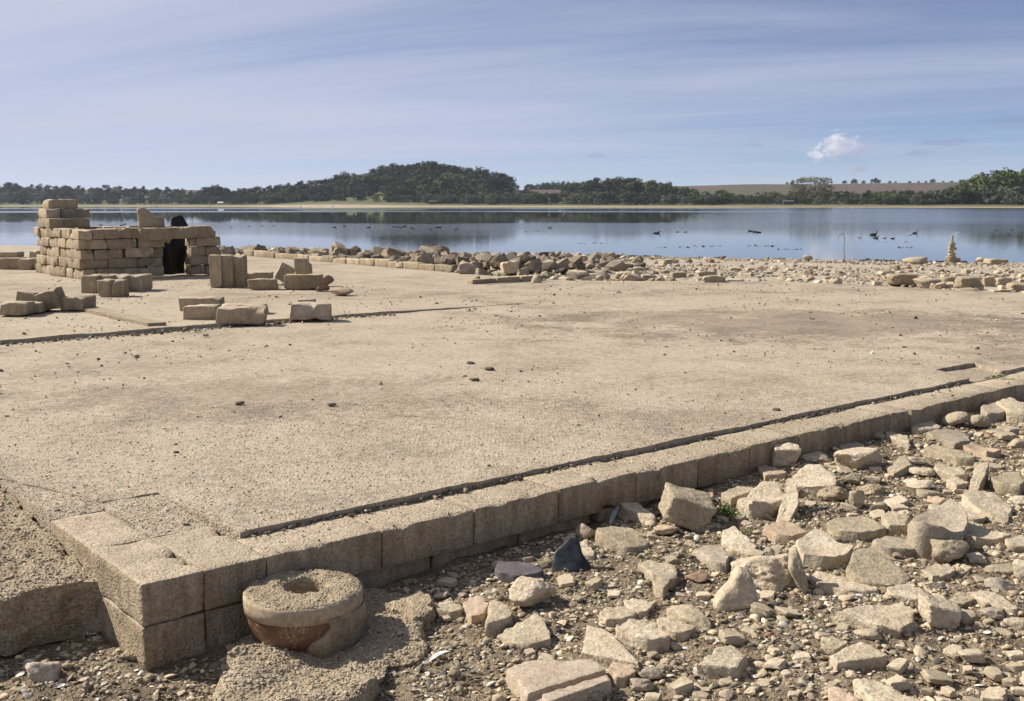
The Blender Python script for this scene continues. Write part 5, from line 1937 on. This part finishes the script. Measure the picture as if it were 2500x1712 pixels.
def weed(px, py, size, n, label, zb=None, spread=1.0, seed=1):
    r_ = np.random.RandomState(seed)
    if zb is None:
        q, z0 = on_ground(px, py, 0)
    else:
        q = at(px, py, zb)
        z0 = zb
    V, F = [], []
    for k in range(n):
        al = r_.uniform(0, 6.28)
        ln = size * r_.uniform(.4, 1)
        el = r_.uniform(.2, 1.3)
        root = np.array([r_.normal(0, .35 * spread * size), r_.normal(0, .2 * size), 0])
        d = np.array([math.cos(al) * math.cos(el) * spread, math.sin(al) * math.cos(el), math.sin(el)])
        s_ = np.array([-math.sin(al), math.cos(al), 0])
        for m in range(5):                     # leaflets up the stem
            c = root + d * ln * (.3 + .7 * m / 4)
            for sg in (-1, 1):
                l = ln * .28 * r_.uniform(.6, 1.2)
                dd = s_ * sg * .8 + d * .6 + np.array([0, 0, r_.normal(0, .3)])
                w_ = np.cross(dd, r_.normal(size=3))
                w_ /= np.linalg.norm(w_)
                i0 = len(V)
                V += [c, c + dd * l * .5 + w_ * l * .22, c + dd * l, c + dd * l * .5 - w_ * l * .22]
                F.append([i0, i0 + 1, i0 + 2, i0 + 3])
    o = obj('weed', mesh('weed', np.array(V), F, M['weed'], False), None, (q[0], q[1], z0))
    return tag(o, label, 'plant')


weed(1760, 1268, .075, 60, 'bright green feathery weed growing beside the squared block', spread=1.5, seed=3)
weed(1812, 1308, .035, 26, 'low bluish green sprig trailing right of the feathery weed', spread=1.8, seed=4)
weed(1285, 672, .16, 40, 'green weed at the foot of the pale two-faced block', seed=5)
weed(1030, 626, .12, 30, 'green tuft on top of the rubble bank', seed=6)
weed(1222, 676, .10, 24, 'pale green tuft low on the rubble bank edge', seed=7)
weed(483, 814, .04, 18, 'tiny green weed on the pavement by the lone stone', zb=.03, spread=1.6, seed=8)
weed(2440, 923, .05, 24, 'small green weed in the notch of the pavement edge', zb=.0, spread=1.5, seed=9)
weed(1145, 762, .05, 20, 'thin weed on the pavement step', zb=.033, spread=2.0, seed=10)


def feather(px, py, ln, wd, yaw, tilt, mat, label, seed):
    q, z0 = on_ground(px, py, 0)
    m = 16
    s_ = np.linspace(0, 1, m)
    prof = wd * np.sin(np.clip(s_ * 1.05, 0, 1) * math.pi) ** .6 * (1 - .3 * s_)
    prof[:4] *= np.array([.1, .1, .2, .6])
    z = .02 * np.sin(s_ * 2.2)
    up_ = np.c_[s_ * ln, prof, z + .25 * prof]
    mid = np.c_[s_ * ln, s_ * 0, z]
    dn = np.c_[s_ * ln, -prof * .8, z + .2 * prof]
    V = np.concatenate([dn, mid, up_])
    F = quads_grid(3, m)
    o = obj('feather', None, None, (q[0], q[1], z0 + .006), (0, tilt, yaw))
    tag(o, label, 'feather')
    va = obj('vane', mesh('vane', V, F, M[mat]), o)
    md = va.modifiers.new('thickness', 'SOLIDIFY')
    md.thickness = .0008
    Vq, Fq = tube([(s * ln * 1.0 - .02, 0, .02 * math.sin(s * 2.2)) for s in np.linspace(0, 1, 8)], [.0016 * (1.1 - s) for s in np.linspace(0, 1, 8)], 6)
    obj('quill', mesh('quill', Vq, Fq, M['feather_white']), o)


feather(1488, 1292, .13, .016, R(62), -.45, 'feather_grey', 'long grey feather standing in the shade by the kerb', 1)
feather(1040, 1626, .09, .014, R(25), -.12, 'feather_white', 'white tattered feather on the gravel right of the mortar sheet', 2)


# ------------------------------------------------------------------ birds on the water
def bird_mesh(kind):
    """one continuous body: tail, back, breast, neck, head, bill; 1 unit long, waterline at z = 0"""
    if kind == 'duck':
        sp = [(-.50, .10), (-.42, .10), (-.28, .08), (0, .06), (.22, .08), (.33, .14), (.37, .23), (.38, .31), (.43, .35), (.50, .345), (.58, .33), (.62, .325)]
        rd = [(.01, .01), (.05, .035), (.13, .10), (.19, .15), (.16, .14), (.10, .10), (.06, .065), (.055, .06), (.07, .07), (.055, .055), (.025, .016), (.01, .006)]
    elif kind == 'goose':
        sp = [(-.52, .14), (-.42, .13), (-.26, .11), (0, .09), (.20, .11), (.30, .18), (.35, .30), (.37, .43), (.39, .52), (.45, .55), (.53, .54), (.58, .53)]
        rd = [(.01, .01), (.05, .04), (.14, .11), (.19, .16), (.15, .13), (.08, .085), (.048, .05), (.042, .044), (.05, .05), (.05, .045), (.022, .016), (.01, .006)]
    else:
        sp = [(-.55, .16), (-.42, .14), (-.25, .12), (0, .10), (.22, .10), (.32, .17), (.36, .27), (.36, .42), (.35, .56), (.39, .63), (.47, .62), (.54, .59)]
        rd = [(.01, .01), (.06, .06), (.15, .13), (.20, .18), (.15, .13), (.07, .08), (.045, .045), (.036, .036), (.038, .038), (.046, .042), (.025, .02), (.01, .006)]
    V, F = tube([(s[0], 0, s[1]) for s in sp], [(b, a) if False else (a, b) for a, b in rd], 12)
    return V, F


def fix_tube_radii():
    pass


BM = {}
for kind in ('duck', 'goose', 'swan'):
    V, F = bird_mesh(kind)
    for mt in ('bird_dark', 'bird_grey', 'bird_white'):
        BM[kind, mt] = mesh('bird', V, F, M[mt])


def bird(px, py, wpx, kind, mt, label, cat='duck', group=None, face=1):
    q = at(px, py, WATER_Z)
    s = math.hypot(q[0], q[1]) / FPX
    o = obj(kind if kind != 'swan' else 'swan', BM[kind, mt], None, (q[0], q[1], WATER_Z - .015), (0, 0, 0 if face > 0 else math.pi), (wpx * s,) * 3)
    tag(o, label, cat, group)
    if kind != 'swan' and wpx > 12:
        V, F = ico(2)
        for sg in (-1, 1):
            obj('wing', mesh('wing', V * np.array([.30, .035, .09]) + np.array([-.08, sg * .165, .13]), F, M['bird_grey']), o)
    return o


ORDN = 'first second third fourth fifth sixth seventh eighth ninth tenth eleventh twelfth thirteenth fourteenth fifteenth sixteenth seventeenth eighteenth nineteenth'.split()
_fx = [816, 842, 963, 973, 979, 987, 1003, 1008, 1050, 1066, 1073, 1115, 900]
FL = 'dark duck swimming in the loose flock off the rubble bank'
for x, y in [(816, 556), (842, 553), (963, 554), (973, 555), (979, 557), (987, 553), (1003, 557), (1008, 559), (1050, 560), (1066, 556), (1073, 556), (1115, 560), (900, 556)]:
    bird(x, y, rb.uniform(7, 10), 'duck', 'bird_dark', FL, 'duck', 'loose flock of dark ducks off the rubble bank', rb.choice((-1, 1)))['label'] = ORDN[sorted(_fx).index(x)] + ' duck from the left in the loose dark flock off the rubble bank'
bird(247, 550, 8, 'duck', 'bird_dark', 'lone dark duck swimming behind the tall end of the shelter', face=-1)
bird(296, 551, 9, 'duck', 'bird_dark', 'lower of two ducks close together above the shelter wall')
bird(304, 548, 8, 'duck', 'bird_dark', 'upper of two ducks close together above the shelter wall')
for x, y in [(565, 555), (608, 553), (640, 552), (667, 552)]:
    bird(x, y, 6, 'duck', 'bird_dark', 'one of four tiny dark ducks spaced out right of the shelter', 'duck', 'four spaced-out ducks right of the shelter', rb.choice((-1, 1)))['label'] = ORDN[[565, 608, 640, 667].index(x)] + ' from the left of four tiny ducks spaced out beyond the three tall blocks'
bird(1342, 557, 10, 'duck', 'bird_dark', 'lone dark duck in open water at the middle of the lake')
bird(1603, 570, 17, 'duck', 'bird_dark', 'large dark duck swimming alone left of two grey ducks')
bird(1655, 567, 8, 'duck', 'bird_grey', 'left one of two small grey ducks', face=-1)
bird(1673, 567, 9, 'duck', 'bird_grey', 'right one of two small grey ducks')
for k, (x, y) in enumerate([(1832, 565), (1843, 567), (1853, 568)]):
    bird(x, y, 12, 'duck', 'bird_dark', ['hindmost', 'middle', 'foremost'][k] + ' duck of a line of three beyond the bent cane', face=-1)
bird(2098, 581, 8, 'duck', 'bird_grey', 'small grey duck left of the geese')
bird(2133, 574, 19, 'goose', 'bird_dark', 'dark goose with raised neck, tallest of its group', 'goose')
bird(2138, 582, 13, 'duck', 'bird_dark', 'dark duck just below the tall goose')
bird(2159, 582, 9, 'duck', 'bird_grey', 'pale-flanked duck between two dark ducks')
bird(2179, 583, 11, 'duck', 'bird_dark', 'dark duck resting low on the water right of the pale-flanked one')
bird(2222, 574, 11, 'goose', 'bird_white', 'white-breasted goose with upright neck', 'goose', face=-1)
bird(2234, 570, 13, 'goose', 'bird_dark', 'dark goose right behind the white-breasted one', 'goose')
bird(2335, 572, 10, 'goose', 'bird_white', 'white gull sitting on the water above the cairn', 'gull')
for x, y in [(2432, 562), (2472, 562), (2463, 573)]:
    bird(x, y, 6, 'duck', 'bird_dark', 'tiny dark duck far out near the right picture edge', 'duck', 'tiny ducks near the right edge')['label'] = {2432: 'left', 2472: 'right', 2463: 'lower'}[x] + ' one of three tiny dark ducks above the far end of the rubble'
_sw = [68, 88, 126, 178, 204, 233, 382, 512, 734, 795, 812, 820, 833, 862, 876, 886, 1987, 2060, 2080]
for x in [68, 88, 126, 178, 204, 233, 382, 512, 734, 795, 812, 820, 833, 862, 876, 886, 1987, 2060, 2080]:
    bird(x, 503.9 + (max(x, 900) - 900) / 1100 * 3.2 + rb.uniform(-.1, .4), rb.uniform(4, 6), 'swan', 'bird_white', 'tiny white swan by the far shore', 'swan', 'white swans along the far shore', rb.choice((-1, 1)))['label'] = ORDN[_sw.index(x)] + ' tiny white swan from the left along the far shore'

# ------------------------------------------------------------------ trees of the far shore
rt = random.Random(23)


def crown_mesh(seed, clumps, n, leaf, kind, mat):
    """leaf-sized faces spread through many uneven clumps; 1 unit high from the base"""
    r_ = np.random.RandomState(seed)
    C = []
    for k in range(clumps):
        if kind == 'poplar':
            u_ = r_.rand()
            rr_ = .16 * math.sin(math.pi * (.12 + .8 * u_)) * r_.uniform(.3, 1)
            th = r_.uniform(0, 6.28)
            C.append((rr_ * math.cos(th), rr_ * math.sin(th), .08 + .90 * u_, r_.uniform(.045, .075)))
        elif kind == 'bush':
            th, rr_ = r_.uniform(0, 6.28), .50 * math.sqrt(r_.rand())
            top = .98 * math.sqrt(max(0, 1 - (rr_ / .72) ** 2))
            C.append((rr_ * math.cos(th), rr_ * math.sin(th), r_.uniform(.10, max(.12, top - .1)), r_.uniform(.12, .2)))
        else:
            th, rr_ = r_.uniform(0, 6.28), .40 * math.sqrt(r_.rand())
            top = .30 + .66 * math.sqrt(max(0, 1 - (rr_ / .50) ** 2))
            C.append((rr_ * math.cos(th), rr_ * math.sin(th), r_.uniform(.14, max(.3, top - .07)), r_.uniform(.09, .17)))
    C = np.array(C)
    idx = r_.randint(clumps, size=n)
    d = r_.normal(size=(n, 3))
    d /= np.linalg.norm(d, axis=1, keepdims=True)
    rad = C[idx, 3] * (.55 + .5 * r_.rand(n))
    P = C[idx, :3] + d * rad[:, None] * np.array([1, 1, .85])
    P[:, 2] = np.maximum(P[:, 2], .02)
    e1 = r_.normal(size=(n, 3)) + d * .2
    e1 -= d * np.sum(e1 * d, 1, keepdims=True) * .6
    e1 /= np.linalg.norm(e1, axis=1, keepdims=True)
    e2 = np.cross(d, e1)
    s_ = leaf * r_.uniform(.6, 1.3, n)[:, None]
    V = np.stack([P - e1 * s_, P + e2 * s_ * .7, P + e1 * s_, P - e2 * s_ * .7], 1).reshape(-1, 3)
    F = np.arange(n * 4).reshape(-1, 4)
    me = mesh('crown', V, F, M[mat], False)
    at_ = me.attributes.new('tone', 'FLOAT_VECTOR', 'POINT')
    tv = np.clip(r_.rand(clumps)[idx] * .7 + r_.rand(n) * .3, 0, 1)
    vv = np.zeros((n, 4, 3), np.float32)
    vv[:, :, 0] = tv[:, None]
    at_.data.foreach_set('vector', vv.ravel())
    return me


def trunk_mesh(seed, slim=1.0):
    r_ = np.random.RandomState(seed)
    pts = [(r_.normal(0, .006) * k, r_.normal(0, .006) * k, -.03 + .1 * k) for k in range(8)]
    V, F = tube(pts, [(.030 - .003 * k) * slim for k in range(8)], 7)
    V, F = V.tolist(), list(F)
    for b in range(4):
        th = r_.uniform(0, 6.28)
        z0 = r_.uniform(.22, .45)
        p = [(s * .26 * math.cos(th) * slim, s * .26 * math.sin(th) * slim, z0 + s * .30) for s in (0, .35, .7, 1)]
        v2, f2 = tube(p, [.014 * slim, .011 * slim, .008 * slim, .004 * slim], 5)
        o0 = len(V)
        V += v2.tolist()
        F += [[i + o0 for i in f] for f in f2]
    return mesh('trunk', V, F, M['bark'])


TR = {}
for key, kind, cl, n, leaf, mat, cnt_ in [('dark', 'tree', 42, 2600, .034, 'leaf_dark', 7), ('mid', 'tree', 40, 2400, .034, 'leaf_mid', 7), ('willow', 'bush', 34, 2000, .036, 'leaf_willow', 5),
                                          ('bushmid', 'bush', 32, 1800, .038, 'leaf_mid', 4), ('bushdark', 'bush', 32, 1800, .038, 'leaf_dark', 4), ('poplar', 'poplar', 44, 1000, .017, 'leaf_poplar', 5),
                                          ('green', 'tree', 40, 2400, .034, 'leaf_mid', 4)]:
    TR[key] = [(crown_mesh(2000 + 37 * len(TR) + k, cl, n, leaf, kind, mat), trunk_mesh(3000 + 37 * len(TR) + k, .6 if kind == 'poplar' else 1.0)) for k in range(cnt_)]


def tree(px, dist_off, top_y, key, label, cat, group, wide=1.0, y_abs=None, min_h=3.0, max_h=24, base_y=None):
    t = (px - 1250) / math.hypot(FPX, 358)
    y = float(shore_d(np.array([t]))[0] + dist_off) if y_abs is None else y_abs
    x = t * y
    zb = float(far_z(np.array([x]), np.array([y]))[0])
    zt = CAMH + (498 - top_y) / 2654.0 * math.hypot(x, y) / math.sqrt(1 + t * t) * 1.0
    h = min(max(zt - zb, min_h), max_h)
    cr, tr = rt.choice(TR[key])
    name = {'tree': 'tree', 'bush': 'bush', 'poplar': 'poplar_tree'}.get(cat, 'tree')
    o = obj(name, None, None, (x, y, zb - .1), (0, 0, rt.uniform(0, 6.28)))
    w = h * wide * rt.uniform(.78, 1.3)
    o.scale = (w, w, h)
    tag(o, label, cat, group)
    obj('crown', cr, o)
    obj('trunk' if cat != 'bush' else 'stem', tr, o)
    return o


def row(x0, x1, n, off, prof, key, label, cat, group, wide=1.0, jit=4.0, offj=12, **kw):
    xs, ys = zip(*prof)
    words = 'first second third fourth fifth sixth seventh eighth ninth tenth eleventh twelfth thirteenth fourteenth fifteenth sixteenth seventeenth eighteenth nineteenth twentieth'.split()
    tens = {2: 'twenty', 3: 'thirty', 4: 'forty'}
    for k in range(n):
        od = words[k] if k < 20 else ('fortieth' if k == 39 else 'thirtieth' if k == 29 else tens[(k + 1) // 10] + '-' + words[(k + 1) % 10 - 1])
        x = x0 + (x1 - x0) * (k + rt.uniform(.15, .85)) / n
        ks = key if isinstance(key, str) else rt.choice(key)
        tree(x, off + rt.uniform(-offj, offj), float(np.interp(x, xs, ys)) + abs(rt.gauss(0, jit)) - jit * .4, ks, label + ', ' + od + ' from its left end', cat, group, wide, **kw)


LW = 'skyline tree of the left far wood'
GW = 'trees of the left far wood'
row(-60, 480, 24, 250, [(-60, 446), (60, 444), (130, 450), (200, 452), (300, 449), (400, 455), (480, 462)], ('dark', 'mid', 'dark'), LW, 'tree', GW, 1.2, 3)
row(-60, 470, 24, 130, [(-60, 462), (200, 464), (470, 470)], ('mid', 'dark', 'willow'), 'middle-row tree in the left far wood', 'tree', GW, 1.2, 4)
row(-60, 470, 22, 55, [(-60, 474), (200, 476), (470, 478)], ('bushmid', 'bushdark', 'willow'), 'low bush along the front of the left far wood', 'bush', 'bushes before the left far wood', 1.3, 3)
CL = 'round-headed tree in the row between left wood and domed hill'
row(462, 800, 20, 85, [(462, 472), (500, 456), (540, 443), (562, 462), (600, 455), (650, 450), (700, 447), (740, 437), (765, 450), (800, 446)], ('dark', 'mid', 'dark'), CL, 'tree', 'trees left of the domed hill', 1.15, 3)
row(455, 800, 15, 52, [(455, 476), (560, 470), (700, 466), (800, 464)], ('bushmid', 'bushdark'), 'low bush before the row of trees left of the hill', 'bush', 'bushes left of the domed hill', 1.3, 3)
HT = 'tall dark tree crowning the domed hill'
row(800, 1245, 30, 160, [(790, 434), (850, 415), (880, 424), (905, 408), (940, 400), (1000, 395), (1070, 391), (1120, 395), (1145, 410), (1160, 397), (1200, 399), (1225, 408), (1245, 432)], 'dark', HT, 'tree', 'dark trees on top of the hill', 1.15, 3, 22, min_h=9)
row(800, 1180, 16, 125, [(800, 446), (850, 428), (900, 420), (1000, 412), (1100, 412), (1180, 425)], ('dark', 'mid'), 'dark tree just below the crown of the domed hill', 'tree', 'trees below the hill crown', 1.15, 4, 10, min_h=9)
row(690, 1200, 34, 98, [(690, 449), (800, 436), (900, 424), (1000, 426), (1100, 428), (1150, 442), (1250, 458)], ('mid', 'green', 'mid', 'dark'), 'yellow-green tree on the slope of the domed hill', 'tree', 'trees on the hill slope', 1.1, 5, 20, min_h=7)
row(660, 1300, 36, 72, [(660, 460), (800, 453), (1000, 450), (1150, 455), (1300, 462)], ('mid', 'dark', 'bushmid', 'green'), 'mixed tree at the foot of the domed hill', 'tree', 'trees at the foot of the hill', 1.15, 5, 14, min_h=5)
row(700, 1060, 14, 50, [(700, 474), (1060, 470)], ('bushdark', 'bushmid'), 'dark bush at the foot of the hill by the meadow', 'bush', 'bushes at the foot of the hill', 1.4, 3)
row(1040, 1770, 44, 46, [(1040, 470), (1200, 465), (1300, 463), (1420, 460), (1560, 461), (1640, 470), (1770, 476)], ('willow', 'willow', 'bushmid'), 'silvery willow in the belt along the middle far shore', 'bush', 'silvery willows of the shore belt', 1.15, 4, 9)
row(1385, 1700, 24, 130, [(1385, 450), (1420, 438), (1460, 432), (1510, 430), (1560, 434), (1620, 441), (1690, 456)], ('mid', 'green', 'dark'), 'tree of the rounded wood right of the hill field', 'tree', 'trees of the rounded wood', 1.1, 3, 25, min_h=7)
row(1290, 1420, 10, 480, [(1290, 445), (1340, 442), (1420, 440)], ('dark', 'bushdark'), 'far small tree on the skyline behind the hill field', 'tree', 'skyline trees behind the field', 1.2, 2, 20)
row(1690, 2330, 34, 150, [(1690, 462), (1800, 463), (1950, 466), (2100, 464), (2330, 460)], ('mid', 'bushmid', 'dark', 'willow'), 'tree in the low hedge-like wood on the right far shore', 'tree', 'trees of the right far wood', 1.25, 5, 60, min_h=4)
row(1690, 2330, 34, 55, [(1690, 476), (1800, 474), (2000, 478), (2160, 472), (2330, 466)], ('bushdark', 'bushmid', 'willow'), 'bush along the front of the right far wood', 'bush', 'bushes of the right far shore', 1.35, 4, 12)
row(1932, 2026, 13, 75, [(1932, 440), (1950, 433), (2000, 431), (2026, 434)], 'poplar', 'pale half-bare poplar in the tight clump by the right shore', 'tree', 'clump of pale poplars', 1.0, 1.5, 9, min_h=8)
for k, (x, ty, w) in enumerate([(1920, 444, 1.0), (1932, 443, 1.0), (2060, 440, 1.3), (2083, 436, 1.3), (2106, 440, 1.3), (2136, 434, 1.5), (2170, 441, 1.2), (2218, 443, 1.2), (2184, 445, 1.3), (2240, 445, 1.2), (2258, 442, 1.2), (2274, 437, 1.4), (2300, 444, 1.2), (2345, 437, 1.3), (2368, 444, 1.2), (2320, 444, 1.3)]):
    lab = ['first', 'second', 'third', 'fourth', 'fifth', 'sixth', 'seventh', 'eighth', 'ninth', 'tenth', 'eleventh', 'twelfth', 'thirteenth', 'fourteenth', 'fifteenth', 'sixteenth'][sorted([1920, 1932, 2060, 2083, 2106, 2136, 2170, 2218, 2184, 2240, 2258, 2274, 2300, 2345, 2368, 2320]).index(x)] + ' rounded hedgerow tree from the left on the far skyline ridge' if x != 2136 else 'broadest rounded tree on the far skyline ridge'
    tree(x, 0, ty, 'dark', lab, 'tree', 'hedgerow trees on the ridge' if x != 2136 else None, w, y_abs=1900, min_h=5)
row(2325, 2570, 17, 75, [(2325, 452), (2370, 426), (2400, 416), (2450, 408), (2570, 404)], ('green', 'mid'), 'tall green tree in the clump at the right picture edge', 'tree', 'tall trees at the right edge', 1.0, 3, 14, min_h=8)
row(2140, 2570, 24, 48, [(2140, 476), (2230, 466), (2330, 452), (2570, 440)], ('willow', 'willow', 'bushdark'), 'grey-green willow before the tall clump on the right shore', 'bush', 'willows before the right clump', 1.15, 5, 10)


# low buildings on the far shore
def hut_far(px, off, w, h, d, mat, label, roof='hide_dark'):
    t = (px - 1250) / math.hypot(FPX, 358)
    y = float(shore_d(np.array([t]))[0] + off)
    x = t * y
    zb = float(far_z(np.array([x]), np.array([y]))[0])
    o = obj('bird_hide', None, None, (x, y, zb))
    tag(o, label, 'hut')
    V, F = rounded_box(w, d, h, .03, .8, 0, 1, 1, 0)
    obj('wall', mesh('wall', V, F, M[mat]), o)
    rv = [(-w / 2 - .3, -d / 2 - .4, h), (w / 2 + .3, -d / 2 - .4, h), (w / 2 + .3, d / 2 + .4, h), (-w / 2 - .3, d / 2 + .4, h), (-w / 2 - .3, 0, h + .9), (w / 2 + .3, 0, h + .9)]
    obj('roof', mesh('roof', np.array(rv), [[0, 1, 5, 4], [3, 4, 5, 2], [0, 4, 3], [1, 2, 5], [0, 3, 2, 1]], M[roof], False), o)
    V, F = rounded_box(w * .8, .1, .35, .01, .5, 0, 1, 1, 0)
    obj('viewing_slot', mesh('viewing_slot', V, F, M['black_sheet']), o, (0, -d / 2 - .02, h * .6))


hut_far(539, 40, 5.0, 1.6, 3, 'hide_white', 'small pale hut at the left meadow under the trees', 'hide_white')
hut_far(1058, 36, 7.5, 2.0, 3, 'hide_dark', 'low grey bird hide at the foot of the hill')
hut_far(1924, 44, 6.5, 2.0, 3, 'hide_dark', 'low dark hut left of the pale poplars')

# ------------------------------------------------------------------ the air over the lake
HAZE = 0.00007
if HAZE > 0:
    bx0, bx1, by0, by1, bz0, bz1 = -3200, 3200, -60, 4200, -12, 95
    hv_ = np.array([(x, y, z) for z in (bz0, bz1) for y in (by0, by1) for x in (bx0, bx1)])
    hf = [[0, 2, 3, 1], [4, 5, 7, 6], [0, 1, 5, 4], [2, 6, 7, 3], [0, 4, 6, 2], [1, 3, 7, 5]]
    hmat = bpy.data.materials.new('haze')
    hmat.use_nodes = True
    ht = NT(hmat.node_tree)
    ht.n.clear()
    ho = ht.new('ShaderNodeOutputMaterial')
    pvn = ht.new('ShaderNodeVolumePrincipled')
    pvn.inputs['Color'].default_value = (.80, .86, 1.0, 1)
    pvn.inputs['Density'].default_value = HAZE
    pvn.inputs['Anisotropy'].default_value = 0.2
    ht.l.new(pvn.outputs[0], ho.inputs['Volume'])
    tag(obj('haze', mesh('haze', hv_, hf, hmat, False)), 'thin pale blue haze over the lake and far shore', kind='stuff')
